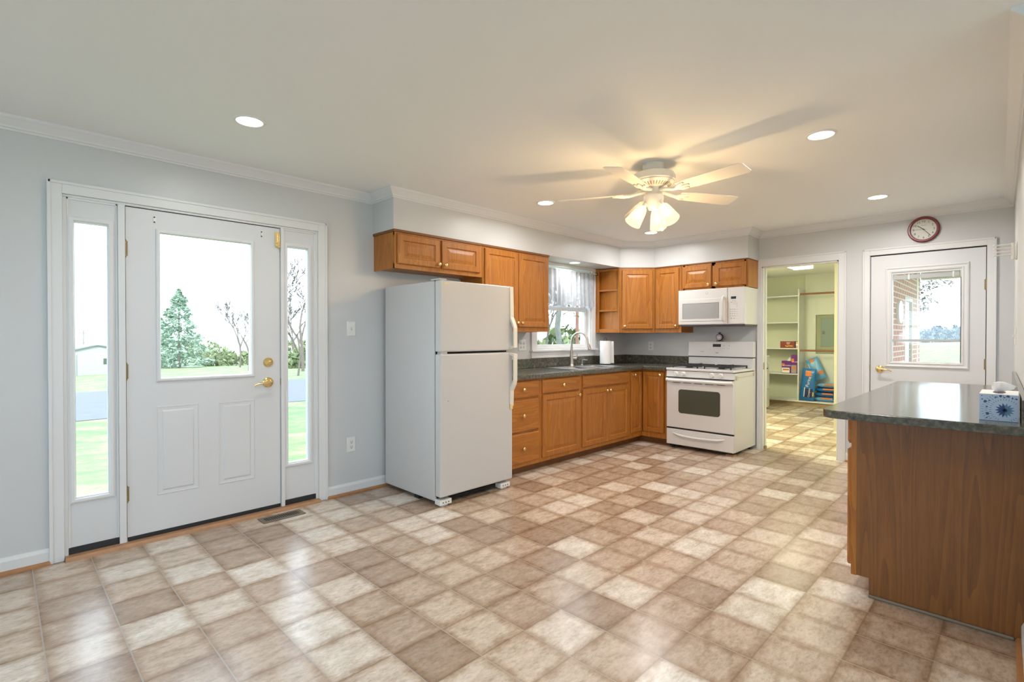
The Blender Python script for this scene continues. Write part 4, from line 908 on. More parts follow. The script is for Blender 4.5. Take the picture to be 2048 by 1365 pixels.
# ------------------------------------------------------------------ swing arm rack on the right wall
rk = thing('swing_arm_rack', 'white four arm swing rack high on the right wall near the back door', 'towel rack', (4.9, yR(4.9), 1.75))
x0 = 4.9; yb = yR(x0)
MB().box(x0 - .018, x0 + .018, yb, yb + .01, 1.785, 1.905).build('wall_plate', 'plast', rk, bevel=.003)
m = MB().cyl((x0, yb + .02, 1.79), (x0, yb + .02, 1.90), .010, seg=12); m.box(x0 - .007, x0 + .007, yb + .008, yb + .02, 1.80, 1.89); m.build('pivot_post', 'plast', rk)
for i in range(4):
    z = 1.893 - i * .024
    a = R(90 + (i - 1.5) * 4); e = (x0 + .095 * math.cos(a), yb + .02 + .095 * math.sin(a), z)
    m = MB().cyl((x0, yb + .02, z), e, .005, seg=8); m.ball(e, .008, 10); m.build('arm', 'plast', rk, smooth=50)

# ------------------------------------------------------------------ tissue box
tb = thing('tissue_box', 'blue patterned tissue box with a white tissue on the right counter', 'tissue box', (3.0, .07, CT1))
tx, ty0, ty1, tz = 2.872, .008, .122, CT1 + .0005
ty0, ty1, th_ = -.0, .118, .108
TX1 = tx + .225
ty0 = .0
ty0, ty1 = yR(tx) + .024 + .0, .118
MB().box(tx, TX1, ty0 + .004, ty1, tz, tz + th_).build('carton', 'tissue', tb, bevel=.001)
MB().box(tx + .0005, TX1 - .0005, ty0 + .0045, ty1 - .0005, tz + th_, tz + th_ + .0012).build('carton_top', 'paper', tb)
yc = (ty0 + ty1) / 2 + .002
m = MB().lathe([(0, 0), (1, 0), (1, .0006), (0, .0006)], (0, 0, 0), Z, 24); m.v = [(tx + .11 + p[0] * .075, yc + p[1] * .02, tz + th_ + .0012 + p[2]) for p in m.v]; m.build('opening', mat('slot_shadow', (.12, .12, .13), .7), tb)
m = MB(); V = []; Fc = []; rnd = random.Random(2)
nu, nv = 24, 9
BOT = [(.020, .013), (.010, .005), (.0, -.002), (-.012, .003), (-.030, .009), (-.048, .016)]
TOP = [(.021, .030), (.015, .041), (.0, .046), (-.018, .045), (-.040, .036), (-.056, .028)]
def lerp(P, s_):
    k_ = min(int(s_ * (len(P) - 1)), len(P) - 2); f_ = s_ * (len(P) - 1) - k_; return Vector(P[k_]) * (1 - f_) + Vector(P[k_ + 1]) * f_
for j_ in range(nv + 1):
    t = j_ / nv
    for i in range(nu + 1):
        s_ = i / nu; q_ = lerp(BOT, s_) * (1 - t) + lerp(TOP, s_) * t
        x = tx + .10 + .022 * math.sin(t * 2.6) * (1 - 2 * abs(s_ - .5)) * -1 + .010 * math.sin(s_ * 9 + t * 3) * t + .02 * t * (s_ - .4)
        V.append((x, yc + .004 + q_.x, tz + th_ + .002 + q_.y))
for j_ in range(nv):
    for i in range(nu): a = j_ * (nu + 1) + i; Fc.append((a, a + 1, a + nu + 2, a + nu + 1))
m.add(V, Fc); ts = m.build('tissue', 'paper', tb, smooth=70)
sm_ = ts.modifiers.new('thickness', 'SOLIDIFY'); sm_.thickness = .0012
# printed pattern on the end that faces the viewer (x = tx) and the long side
def px(a, b): return (tx - .0006, ty1 - a * (ty1 - ty0 - .004), tz + b * th_)
m1, m2 = MB(), MB()
def disc(mb, a, b, r, r0=0, n=14):
    c_ = Vector(px(a, b)); mb.lathe([(max(r0, 1e-5), 0), (r, 0), (r, .0004), (max(r0, 1e-5), .0004)], c_ + X * .0004, -X, n)
for a, b, r, r0 in ((.55, .95, .0045, .0018), (.74, .95, .0045, .0018), (.43, .9, .003, 0), (.65, .9, .0026, 0), (.85, .88, .0028, 0), (.16, .72, .0052, .002), (.08, .8, .0026, 0), (.26, .76, .0026, 0), (.2, .52, .003, 0), (.22, .26, .0056, .0022), (.2, .1, .0026, 0), (.95, .86, .003, 0), (.07, .93, .002, 0)): disc(m1, a, b, r, r0)
cx_, cz_ = .66, .42
for ring, (r0, l, n_) in enumerate(((.040, .007, 34), (.052, .009, 40), (.064, .007, 44))):
    for i in range(n_):
        t = 2 * math.pi * (i + .5 * ring) / n_; c0 = Vector(px(cx_, cz_)); u_ = -Y * math.cos(t) + Z * math.sin(t); v_ = Z * math.cos(t) + Y * math.sin(t)
        p = c0 + u_ * r0; q_ = c0 + u_ * (r0 + l)
        if all(ty0 + .006 < w_.y < ty1 - .001 and tz + .001 < w_.z < tz + th_ - .001 for w_ in (p, q_)): m1.obox(p - v_ * .0006 + X * .0003, u_, v_, -X, l, .0013, .0004)
for i in range(14):
    t = 2 * math.pi * i / 14; c0 = Vector(px(cx_, cz_)); u_ = -Y * math.cos(t) + Z * math.sin(t); v_ = Z * math.cos(t) + Y * math.sin(t)
    tgt = m1 if math.cos(t) < .1 else m2
    for sc in (1, .62):
        P = [(0, 0), (.010, .0042), (.020, .0036), (.030, 0), (.020, -.0036), (.010, -.0042)]
        tgt.prism([(a * sc, b * sc) for a, b in P], 0, .0004 + (.0003 if sc < 1 else 0), lambda a, b, c_, u_=u_, v_=v_, c0=c0: tuple(c0 + u_ * a + v_ * b - X * (c_ - .0003)))
m1.build('printed_pattern', 'bluep', tb); m2.build('printed_lotus', 'bluep2', tb)

# ------------------------------------------------------------------ ceiling lights
def downlight(x, y, z, lab, power, r=.078, col=(1, .985, .96)):
    t = thing('recessed_light', lab, 'ceiling light', (x, y, z), 'recessed ceiling lights')
    MB().lathe([(r - .014, -.001), (r - .012, -.006), (r, -.004), (r + .002, 0)], (x, y, z), Z, 36).build('trim_ring', 'plast', t, smooth=40)
    MB().lathe([(0, -.0035), (r - .013, -.0035), (r - .013, -.001), (0, -.001)], (x, y, z), Z, 32).build('lens', 'lens', t)
    area('lamp_recessed', (x, y, z - .012), (0, 0, -1), (r - .015) * 2, 0, power, col, disk=True, spread=168)
DLP = 14
downlight(.961, 2.95, CEIL, 'recessed ceiling light nearest the front door', 6)
downlight(3.345, .818, CEIL, 'recessed ceiling light above the right counter, right of the fan', 12)
downlight(3.354, 2.925, CEIL, 'recessed ceiling light left of the fan, in front of the soffit', 9)
downlight(5.159, .845, CEIL, 'recessed ceiling light nearest the back door and clock', 16)
downlight(5.143, 2.926, CEIL, 'recessed ceiling light below the fan pull chain, near the cabinet corner', 11)
downlight(4.66, 3.62, 2.108, 'recessed light in the soffit underside over the sink', 4, .07, (1, 1, .98))
# two unseen lamps added to light the viewer's side, continuing the row
downlight(.961, .818, CEIL, 'added unseen recessed light above the viewer', 7)
downlight(-1.4, .818, CEIL, 'added unseen recessed light behind the viewer', 6)

# ------------------------------------------------------------------ ceiling fan
fc = Vector((3.135, 1.765, 0)); ca = R(44.8434); RV = Vector((math.sin(ca), -math.cos(ca), 0)); FV = Vector((math.cos(ca), math.sin(ca), 0))
fn = thing('ceiling_fan', 'white five blade ceiling fan with lit bell glass shades', 'ceiling fan', (fc.x, fc.y, 2.02))
MB().lathe([(.072, CEIL), (.073, CEIL - .012), (.070, CEIL - .03), (.058, CEIL - .052), (.05, CEIL - .06), (.05, CEIL - .085)], fc, Z, 36).build('canopy', 'fan', fn, smooth=40)
MB().lathe([(.05, 2.368), (.10, 2.366), (.133, 2.356), (.142, 2.34), (.142, 2.31), (.136, 2.305), (.135, 2.298), (.118, 2.285), (.085, 2.268), (.06, 2.262)][::-1], fc, Z, 48).build('motor_housing', 'fan', fn, smooth=35)
m = MB()
for i in range(36):
    t = 2 * math.pi * i / 36; u_ = Vector((math.cos(t), math.sin(t), 0)); v_ = Vector((-math.sin(t), math.cos(t), 0))
    m.add([fc + u_ * .090 + v_ * .003 + Z * 2.2685, fc + u_ * .090 - v_ * .003 + Z * 2.2685, fc + u_ * .116 - v_ * .003 + Z * 2.2815, fc + u_ * .116 + v_ * .003 + Z * 2.2815,
           fc + u_ * .090 + v_ * .003 + Z * 2.272, fc + u_ * .090 - v_ * .003 + Z * 2.272, fc + u_ * .116 - v_ * .003 + Z * 2.285, fc + u_ * .116 + v_ * .003 + Z * 2.285], [(0, 1, 2, 3), (4, 7, 6, 5), (0, 4, 5, 1), (1, 5, 6, 2), (2, 6, 7, 3), (3, 7, 4, 0)])
m.build('motor_vents', mat('vent_shadow', (.3, .26, .2), .7), fn)
MB().lathe([(.0, 2.115), (.03, 2.118), (.042, 2.14), (.062, 2.165), (.066, 2.19), (.066, 2.21), (.05, 2.225), (.05, 2.262)], fc, Z, 32).build('light_kit', 'fan', fn, smooth=40)
BZ = 2.232
for k_ in range(5):
    an = R(90 + 72 * k_); u_ = RV * math.cos(an) + FV * math.sin(an); v_ = Vector((-u_.y, u_.x, 0)); tl = R(12)
    w_ = v_ * math.cos(tl) - Z * math.sin(tl); n_ = u_.cross(w_)
    P = [(.20, .046), (.30, .058), (.60, .066), (.645, .064), (.66, .045), (.66, -.045), (.645, -.064), (.60, -.066), (.30, -.058), (.20, -.046)]
    bl = MB().prism(P, -.002, .002, lambda a, b, c_: tuple(fc + Z * BZ + u_ * a + w_ * b + n_ * c_)).build('blade', 'fan', fn, bevel=.001)
    m = MB().tube([fc + u_ * .05 + Z * 2.245, fc + u_ * .10 + Z * 2.238, fc + u_ * .16 + Z * (BZ - .008), fc + u_ * .20 + Z * (BZ - .008)], [.014, .012, .012, .014], 8)
    for s_ in (-1, 0, 1): m.tube([fc + u_ * .18 + Z * (BZ - .007), fc + u_ * .22 + w_ * s_ * .025 + Z * (BZ - .006), fc + u_ * (.275 if s_ == 0 else .255) + w_ * s_ * .035 + Z * (BZ - .005)], [.012, .013, .007], 8)
    m.build('blade_iron', 'fan', bl, smooth=50)
for k_, ad in enumerate((188, -56, 62)):
    an = R(ad); u_ = RV * math.cos(an) + FV * math.sin(an); ax = (u_ * .56 - Z * .83).normalized()
    p0 = fc + u_ * .052 + Z * 2.165; p1 = p0 + ax * .045
    sk = MB().tube([fc + u_ * .03 + Z * 2.175, p0, p1], [.012, .014, .020], 12).build('lamp_holder', 'fan', fn, smooth=50)
    MB().shell([(.022, 0), (.032, .012), (.040, .035), (.046, .07), (.051, .105), (.057, .135)], p1 - ax * .008, ax, 28).build('glass_shade', 'shade', fn, smooth=60)
    MB().lathe([(.008, 0), (.010, .02), (.018, .04), (.024, .058), (.020, .074), (.008, .082), (0, .083)], p1, ax, 14).build('bulb', emis('warm_bulb_%d' % k_, (1, .80, .5), 14), fn, smooth=50)
    pl = bpy.data.lights.new('lamp_fan', 'POINT'); pl.energy = 10.5; pl.color = (1, .68, .36); pl.shadow_soft_size = .03
    po = bpy.data.objects.new('lamp_fan', pl); COL.objects.link(po); po.location = p1 + ax * .135
m = MB().tube([fc + RV * .052 + Z * 2.15, fc + RV * .054 + Z * 1.995], .0016, 6); m.build('pull_chain', 'brass', fn)
m = MB(); m.ball(tuple(fc + RV * .054 + Z * 1.985), .015, 14, (1, 1, .85)); m.build('pull_knob', 'fan', fn, smooth=60)

# ------------------------------------------------------------------ laundry room
LX0, LX1, LY0 = F + .12, 10.75, 1.33
struct(MB().box(LX1, LX1 + .12, LY0 - .12, W + .15, 0, CEIL).build('wall_laundry_end', 'utilwall'), 'cream end wall of the laundry room behind the shelves', 'wall')
struct(MB().box(LX0, LX1 + .12, LY0 - .06, LY0, 0, CEIL).build('wall_laundry_right', 'utilwall'), 'cream right wall of the laundry room', 'wall')
struct(MB().box(LX0, LX1 + .12, W, W + .15, -.6, CEIL).build('wall_laundry_left', 'utilwall'), 'cream left wall of the laundry room', 'wall')
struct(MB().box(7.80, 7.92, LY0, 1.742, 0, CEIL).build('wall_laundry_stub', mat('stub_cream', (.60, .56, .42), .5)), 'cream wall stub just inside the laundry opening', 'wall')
sx0 = 10.335
su = thing('storage_shelving', 'white built-in shelving with two rod sections along the laundry end wall', 'shelves', (10.54, 2.6, 0))
MB().box(sx0, LX1 - .002, 2.868, 2.888, .085, 2.135).build('divider', 'trim', su)
MB().box(sx0 + .03, LX1 - .002, LY0 + .005, W - .005, 0, .062).build('base', 'tan', su)
MB().box(sx0, LX1 - .002, LY0 + .004, W - .004, .062, .085).build('bottom_board', 'trim', su)
for z in (.555, 1.025, 1.508, 1.998): MB().box(sx0 + .005, LX1 - .002, 2.888, W - .004, z, z + .019).build('shelf_board', 'trim', su)
m = wall('y', LY0 + .004, 2.868, LX1 - .04, LX1 - .03, .085, CEIL, [(2.12, 2.69, .94, 1.66)]); m.build('back_panel', mat('panel_white', (.74, .76, .68), .5), su)
for z in (2.035, 1.005):
    MB().cyl((sx0 + .03, 2.866, z), (sx0 + .03, LY0 + .004, z), .017, seg=14).build('hanging_rod', 'rod', su, smooth=50)
    MB().box(sx0 + .005, sx0 + .055, 2.86, 2.869, z - .025, z + .02).build('rod_bracket', 'trim', su)
ep = thing('electrical_panel', 'grey-green metal breaker panel door in the laundry wall opening', 'electrical panel', (10.73, 2.42, 1.07))
MB().box(LX1 - .012, LX1 - .001, 2.125, 2.685, .945, 1.655).build('recess_back', mat('recess_green', (.36, .38, .25), .6), ep)
m = MB().box(LX1 - .028, LX1 - .012, 2.24, 2.608, 1.075, 1.60); dd_ = m.build('panel_door', 'elec', ep, bevel=.003)
m = MB().box(LX1 - .032, LX1 - .027, 2.545, 2.585, 1.30, 1.36); m.build('latch', 'ink', dd_)
ws = thing('washing_machine', 'white laundry machine half hidden behind the left side of the laundry opening', 'washing machine', (9.12, 3.42, 0))
MB().box(8.78, 9.462, 3.10, 3.76, .03, .90).build('cabinet', 'appl', ws, bevel=.006)
MB().box(8.775, 9.467, 3.085, 3.76, .90, .93).build('lid', 'applg', ws, bevel=.004)
MB().box(8.785, 9.458, 3.082, 3.10, .80, .897).build('control_strip', 'applg', ws, bevel=.003)
MB().box(8.785, 9.458, 3.084, 3.10, .36, .792).build('front_door', 'applg', ws, bevel=.003)
MB().box(8.785, 9.458, 3.084, 3.10, .05, .352).build('lower_panel', 'applg', ws, bevel=.003)
MB().box(8.80, 9.45, 3.12, 3.7, 0, .03).build('plinth', 'dark', ws)
m = MB().box(9.30, 9.36, 3.074, 3.082, .70, .72); m.build('door_pull', 'ink', ws)
fl = thing('fluorescent_light', 'long lit fluorescent fixture on the laundry room ceiling', 'ceiling light', (8.7, 2.55, 2.37))
MB().box(8.02, 9.28, 2.36, 2.66, CEIL - .018, CEIL - .001).build('housing', 'plast', fl)
MB().prism([(2.365, CEIL - .018), (2.39, CEIL - .065), (2.63, CEIL - .065), (2.655, CEIL - .018)], 8.05, 9.25, lambda a, b, c_: (c_, a, b)).build('diffuser', 'tube', fl)
for x in (8.02, 9.25): MB().box(x, x + .03, 2.362, 2.658, CEIL - .068, CEIL - .017).build('end_cap', 'plast', fl)
area('lamp_laundry', (8.65, 2.51, CEIL - .072), (0, 0, -1), 1.15, .22, 5, (1, .98, .62))
area('lamp_laundry', (7.1, 3.2, CEIL - .03), (0, 0, -1), 1.2, .3, 90, (1, .98, .66))  # added unseen lamp without a fixture, brightens the laundry room

# boxes on the shelves
FXB = sx0 + .02
t = thing('carton', 'dark red carton with yellow print on the upper laundry shelf', 'box', (10.46, 3.06, 1.044))
MB().box(FXB, FXB + .2, 2.938, 3.19, 1.0445, 1.17).build('box', 'redbox', t); MB().box(FXB - .001, FXB, 2.935, 2.95, 1.0445, 1.17).build('end_band', 'navy', t); MB().box(FXB - .001, FXB + .2, 2.938, 3.19, 1.17, 1.171).build('lid', 'navy', t)
m = MB(); rnd = random.Random(5)
for i in range(9): m.ball((FXB, 2.985 + i * .014, 1.075 + rnd.random() * .012), .009, 8, (.15, 1, 1))
m.build('printed_picture', 'yellow', t); m = MB().box(FXB - .001, FXB + .001, 3.03, 3.08, 1.118, 1.126); m.box(FXB - .001, FXB + .001, 3.02, 3.085, 1.142, 1.149); m.build('white_print', 'paper', t)
t = thing('carton', 'tiny yellow and white package beside the dark red carton', 'box', (10.42, 2.91, 1.044))
MB().box(FXB + .02, FXB + .08, 2.893, 2.93, 1.0445, 1.09).build('box', mat('pink_print', (.75, .35, .28), .5), t); MB().box(FXB + .02, FXB + .08, 2.893, 2.93, 1.09, 1.125).build('middle_band', 'paper', t); MB().box(FXB + .02, FXB + .08, 2.893, 2.93, 1.125, 1.165).build('top', 'yellow', t)
def purple_box(y0, y1, h, lab, word, ts_):
    t = thing('carton', lab, 'box', (10.42, (y0 + y1) / 2, .574)); z = .5745; yc_ = (y0 + y1) / 2
    MB().box(FXB, FXB + .15, y0, y1, z, z + h).build('box', 'purple', t)
    MB().box(FXB - .001, FXB, y0 + .02, y1 - .004, z + .01, z + h * .45).build('pale_panel', 'paper' if h < .3 else 'grey', t)
    m = MB().box(FXB - .0015, FXB - .0005, y1 - .05, y1 - .006, z + h * .62, z + h * .80); m.box(FXB - .0018, FXB - .0006, y0 + .03, y1 - .02, z + h * .24, z + h * .36); m.build('orange_print', 'orange', t)
    m = MB().text(word, (FXB - .0022, yc_ - .01, z + h * .62), -Y, Z, ts_, .001); m.build('lettering', 'paper', t)
    return t
t = purple_box(3.008, 3.163, .23, 'short purple and white carton with open top on the lower laundry shelf', 'KITCHEN', .034)
m = MB(); m.add([(FXB + .03, 3.02, .80), (FXB + .05, 3.09, .80), (FXB + .04, 3.03, .88), (FXB + .05, 3.06, .85), (FXB + .08, 3.05, .80)], [(0, 1, 3, 2), (1, 4, 3), (4, 0, 2, 3)]); m.build('plastic_bag', 'paper', t)
purple_box(2.893, 3.004, .345, 'tall purple and grey carton against the shelf divider', 'KITCHEN', .024)

# pet food bags
def bag(lab, c, sx, sy, sz, rot, m_, group=None, prints=()):
    """pillow-shaped filled bag; local x = width, y = height, z = thickness"""
    t = thing('pet_food_bag', lab, 'pet food bag', c, group)
    n = 14; mb = MB(); V = []; Fc = []
    Mx = Matrix.Translation(Vector(c)) @ rot
    rnd = random.Random(int(c[2] * 1000))
    ph = rnd.random() * 6
    def prof(a, b):
        e = max(0, (1 - abs(a) ** 4)) ** .5 * max(0, (1 - abs(b) ** 5)) ** .5
        return e * (1 + .07 * math.sin(5 * a + ph) * math.cos(4 * b + ph))
    for side in (1, -1):
        for j_ in range(n + 1):
            for i in range(n + 1):
                a, b = i / n * 2 - 1, j_ / n * 2 - 1; V.append(Mx @ Vector((a * sx * (1 - .04 * abs(b)), b * sy, side * sz * prof(a, b))))
    for s_ in range(2):
        o = s_ * (n + 1) ** 2
        for j_ in range(n):
            for i in range(n): q = o + j_ * (n + 1) + i; Fc.append((q, q + 1, q + n + 2, q + n + 1) if s_ == 0 else (q + n + 1, q + n + 2, q + 1, q))
    mb.add(V, Fc)
    bmw = mb.build('sack', m_, t, smooth=70)
    for nm, mm, a0, a1, b0, b1 in prints:
        p = MB(); V = []; Fc = []; k2 = 8
        for j_ in range(k2 + 1):
            for i in range(k2 + 1):
                a = a0 + (a1 - a0) * i / k2; b = b0 + (b1 - b0) * j_ / k2; V.append(Mx @ Vector((a * sx * (1 - .04 * abs(b)), b * sy, sz * prof(a, b) + .0035)))
        for j_ in range(k2):
            for i in range(k2): q = j_ * (k2 + 1) + i; Fc.append((q, q + 1, q + k2 + 2, q + k2 + 1))
        p.add(V, Fc); p.build(nm, mm, t, smooth=70)
    return t, Mx
FACE = Matrix(((0, 0, -1, 0), (-1, 0, 0, 0), (0, 1, 0, 0), (0, 0, 0, 1)))       # local x -> -Y, y -> +Z, z -> -X
SIDE = Matrix(((0, -1, 0, 0), (-1, 0, 0, 0), (0, 0, -1, 0), (0, 0, 0, 1)))
t, Mx = bag('blue pet food bag standing upright in front with orange picture and white lettering', (10.387, 2.725, .385), .12, .29, .036, Matrix.Rotation(R(4), 4, 'Y') @ FACE @ Matrix.Rotation(R(-4), 4, 'Z'), 'blue', None,
    [('orange_picture', 'orange', -.45, .4, .52, .86), ('navy_panel', 'navy', -.45, .75, -.80, -.25), ('white_strip', 'paper', -.42, -.3, -.78, -.2), ('yellow_tab', 'yellow', .75, .92, -.7, -.45)])
uu, vv, nn = (Mx.to_3x3() @ Vector((1, 0, 0)), Mx.to_3x3() @ Vector((0, 1, 0)), Mx.to_3x3() @ Vector((0, 0, 1)))
m = MB().text('Purina', Vector((10.387, 2.725, .385)) + nn * .042 + vv * .05 + uu * .01, (vv + uu * .15), (-uu + vv * .15), .075, .004); m.text('Complete', Vector((10.387, 2.725, .385)) + nn * .040 - vv * .145 + uu * .035, vv, -uu, .04, .004)
m.build('lettering', 'paper', t)
bag('pale blue pet food bag slumped behind the upright blue bag', (10.60, 2.655, .662), .11, .21, .045, Matrix.Rotation(R(8), 4, 'Y') @ FACE @ Matrix.Rotation(R(24), 4, 'Z'), 'lblue', None, [('orange_picture', 'orange', -.3, .3, .6, .9), ('white_strip', 'paper', -.8, -.7, -.6, .6), ('orange_label', 'orange', .2, .9, -.6, -.3)])
labs = ['lowest flat blue pet food bag of the stack', 'second flat blue pet food bag up from the shelf bottom', 'third flat blue pet food bag up from the shelf bottom', 'topmost flat blue pet food bag of the stack']
for i in range(4):
    t = thing('pet_food_bag', labs[i], 'pet food bag', (10.575, 2.36, .09 + i * .083), 'flat stacked pet food bags')
    zc = .1265 + i * .083; n = 14; mb = MB(); V = []; Fc = []; cy = 2.37 - i * .015; sxx, syy = .30, .135
    tilt = .0
    for side in (1, -1):
        for j_ in range(n + 1):
            for k_ in range(n + 1):
                a, b = k_ / n * 2 - 1, j_ / n * 2 - 1; e = max(0, 1 - abs(a) ** 6) ** .5 * max(0, 1 - abs(b) ** 4) ** .5
                V.append((10.575 + b * syy, cy - a * sxx, zc + side * .040 * e + tilt * (a * .18)))
    for s_ in range(2):
        o = s_ * (n + 1) ** 2
        for j_ in range(n):
            for k_ in range(n): q = o + j_ * (n + 1) + k_; Fc.append((q, q + 1, q + n + 2, q + n + 1))
    mb.add(V, Fc); mb.build('sack', 'lblue' if i in (0, 3) else 'blue', t, smooth=70)
    for nm, mm, a0, a1 in (('orange_print', 'orange', -.55, .02), ('navy_print', 'navy', .06, .5)):
        p = MB(); V = []; Fc = []
        for j_ in range(5):
            for k_ in range(9):
                a = a0 + (a1 - a0) * k_ / 8; b = -.995 + .18 * j_ / 4; e = max(0, 1 - abs(a) ** 6) ** .5 * max(0, 1 - abs(b) ** 4) ** .5
                V.append((10.575 + b * syy - .003, cy - a * sxx, zc + .040 * e + .002 + tilt * (a * .18)))
        for j_ in range(4):
            for k_ in range(8): q = j_ * 9 + k_; Fc.append((q, q + 1, q + 10, q + 9))
        p.add(V, Fc); p.build(nm, mm, t, smooth=70)
bag('blue pet food bag standing at the right edge of the laundry opening', (10.57, 2.15, .66), .16, .23, .055, FACE @ Matrix.Rotation(R(-12), 4, 'Z'), 'blue')

# ------------------------------------------------------------------ outdoors
def gz(x, y):
    d = max(0, y - W); z = -.42 - .031 * min(d, 95)
    if d > 95: z += (d - 95) * .02
    return z
mb = MB(); V = []; Fc = []
xs = [-160, -80, -40, -20, -10, -3.5, 0, 3, 6.2, 9, 11, 14, 20, 35, 60, 110, 200, 320]; ys = [-200, -100, -50, -20, -8, -3.9, 0, 1, W + .14, 6, 9, 12, 15, 20, 25, 30, 40, 55, 75, 95, 120, 160, 220, 300]
for y in ys:
    for x in xs: V.append((x, y, gz(x, y)))
for j_ in range(len(ys) - 1):
    for i in range(len(xs) - 1): a = j_ * len(xs) + i; Fc.append((a, a + 1, a + len(xs) + 1, a + len(xs)))
mb.add(V, Fc); near = [f for f in mb.f if max(V[i][1] for i in f) <= 76]; far = [f for f in mb.f if max(V[i][1] for i in f) > 76]
mb.f = near; struct(mb.build('ground', 'grass', smooth=60), 'sunlit green lawn outside the windows', 'ground')
m2_ = MB(); m2_.v = list(mb.v); m2_.f = far; struct(m2_.build('ground_field', mat('meadow_straw_haze', (.235, .25, .18), .95, var=(.03, .2)), smooth=60), 'straw meadow beyond the road, haze put into its pale colour', 'field')  # straw colour lightened to carry the distance haze
mb = MB(); n_ = 24; V = []; Fc = []
for i in range(n_ + 1):
    x = -60 + 180 * i / n_
    for y in (16.2, 20.5, 25, 29.3): V.append((x, y, gz(x, y) + .012))
for i in range(n_):
    for j_ in range(3): a = i * 4 + j_; Fc.append((a, a + 1, a + 5, a + 4))
mb.add(V, Fc); struct(mb.build('ground_road', 'road'), 'grey road crossing in front of the house', 'road')
def px2w(u, d):      # a point out there seen in direction u at depth d
    r = (u - 1024) / 1021.066; return Vector((d * (math.cos(ca) + r * math.sin(ca)), d * (math.sin(ca) - r * math.cos(ca)), 0))
def conifer(c, h, r, lab, seed):
    t = thing('evergreen_tree', lab, 'tree', c, 'evergreens across the road'); rnd = random.Random(seed)
    MB().cyl(c, (c[0], c[1], c[2] + h * .9), h * .022, h * .004, 8).build('trunk', 'bark', t)
    mb = MB(); V = []; Fc = []
    for i in range(4600):
        z = rnd.random() ** 1.15; rr = r * (1 - z) ** .75 * (.55 + .45 * rnd.random() ** .5) * (1 + .25 * math.sin(z * 38)) ; th = rnd.random() * 6.283
        rr *= 1 + .22 * math.sin(th * 3 + z * 9)
        p = Vector((c[0] + rr * math.cos(th), c[1] + rr * math.sin(th), c[2] + h * (.06 + .94 * z) - .08 * rr)); s = .10 + .22 * rnd.random()
        a = Vector((rnd.uniform(-1, 1), rnd.uniform(-1, 1), rnd.uniform(-.5, .5))).normalized() * s; b = Vector((rnd.uniform(-1, 1), rnd.uniform(-1, 1), rnd.uniform(-1, 1))).normalized() * s * .5
        k = len(V); V += [p - a, p + b, p + a, p - b]; Fc.append((k, k + 1, k + 2, k + 3))
    mb.add(V, Fc); mb.build('foliage', 'needle', t)
def bare(c, h, lab, seed, leaf=0, m_='bark', spread=.5, depth=5, base=.02, group='bare trees across the road'):
    t = thing('bare_tree', lab, 'tree', c, group); rnd = random.Random(seed); mb = MB(); tips = []
    def grow(p, d, l, r, k):
        q = p + d * l; mid = p + d * l * .5 + Vector((rnd.uniform(-1, 1), rnd.uniform(-1, 1), rnd.uniform(-.3, .6))) * l * .07
        rm = h * .0019; mb.tube([p, mid, q], [max(r, rm), max(r * .85, rm), max(r * .7, rm)], 5 if k < 2 else 3, cap=False)
        if k >= depth: tips.append(q); return
        for _ in range(rnd.choice((2, 3, 3)) if k < 4 else 2):
            nd = (d + Vector((rnd.uniform(-1, 1), rnd.uniform(-1, 1), rnd.uniform(-.35, .75))) * spread * 1.35).normalized()
            grow(p + d * l * rnd.uniform(.55, 1), nd, l * rnd.uniform(.6, .82), r * .62, k + 1)
    grow(Vector(c), Vector((rnd.uniform(-.08, .08), rnd.uniform(-.08, .08), 1)).normalized(), h * .3, h * base, 0)
    mb.build('branches', m_, t)
    if leaf:
        lb = MB(); V = []; Fc = []
        for q in tips:
            for _ in range(leaf):
                p = q + Vector((rnd.gauss(0, .3), rnd.gauss(0, .3), rnd.gauss(0, .25))); s = rnd.uniform(.05, .12) * h / 8
                a = Vector((rnd.uniform(-1, 1), rnd.uniform(-1, 1), rnd.uniform(-1, 1))).normalized() * s; b = Vector((rnd.uniform(-1, 1), rnd.uniform(-1, 1), rnd.uniform(-1, 1))).normalized() * s * .6
                k = len(V); V += [p - a, p + b, p + a, p - b]; Fc.append((k, k + 1, k + 2, k + 3))
        lb.add(V, Fc); lb.build('leaves', 'leafy', t)
def shrub(c, w, h, lab, seed, m_='leafy', cnt=1500, nm='shrub', cat='shrub', group=None, s0=.2, stem='bark'):
    rnd = random.Random(seed); t = thing(nm, lab, cat, c, group); mb = MB(); V = []; Fc = []
    for i in range(cnt):
        th = rnd.random() * 6.283; ph = rnd.random(); rr = (.4 + .6 * rnd.random() ** .5)
        p = Vector(c) + Vector((w * rr * math.cos(th) * math.sqrt(1 - ph * ph * .9), w * rr * math.sin(th) * math.sqrt(1 - ph * ph * .9), h * (.05 + .95 * ph) * (.75 + .25 * math.sin(th * 5 + ph * 7))))
        s = s0 * (.5 + rnd.random()); a = Vector((rnd.uniform(-1, 1), rnd.uniform(-1, 1), rnd.uniform(-1, 1))).normalized() * s; b = Vector((rnd.uniform(-1, 1), rnd.uniform(-1, 1), rnd.uniform(-1, 1))).normalized() * s * .6
        k = len(V); V += [p - a, p + b, p + a, p - b]; Fc.append((k, k + 1, k + 2, k + 3))
    mb.add(V, Fc); mb.build('foliage', m_, t)
    MB().cyl(c, (c[0], c[1], c[2] + h * .5), w * .05, w * .02, 6).build('stem', stem, t)
def at(u, d):
    p = px2w(u, d); return (p.x, p.y, gz(p.x, p.y) - .05)
conifer(at(358, 62), 9.6, 3.0, 'tall evergreen tree seen through the front door glass', 3)
conifer(at(322, 66), 6.4, 2.6, 'shorter evergreen tree at the left edge of the front door glass', 8)
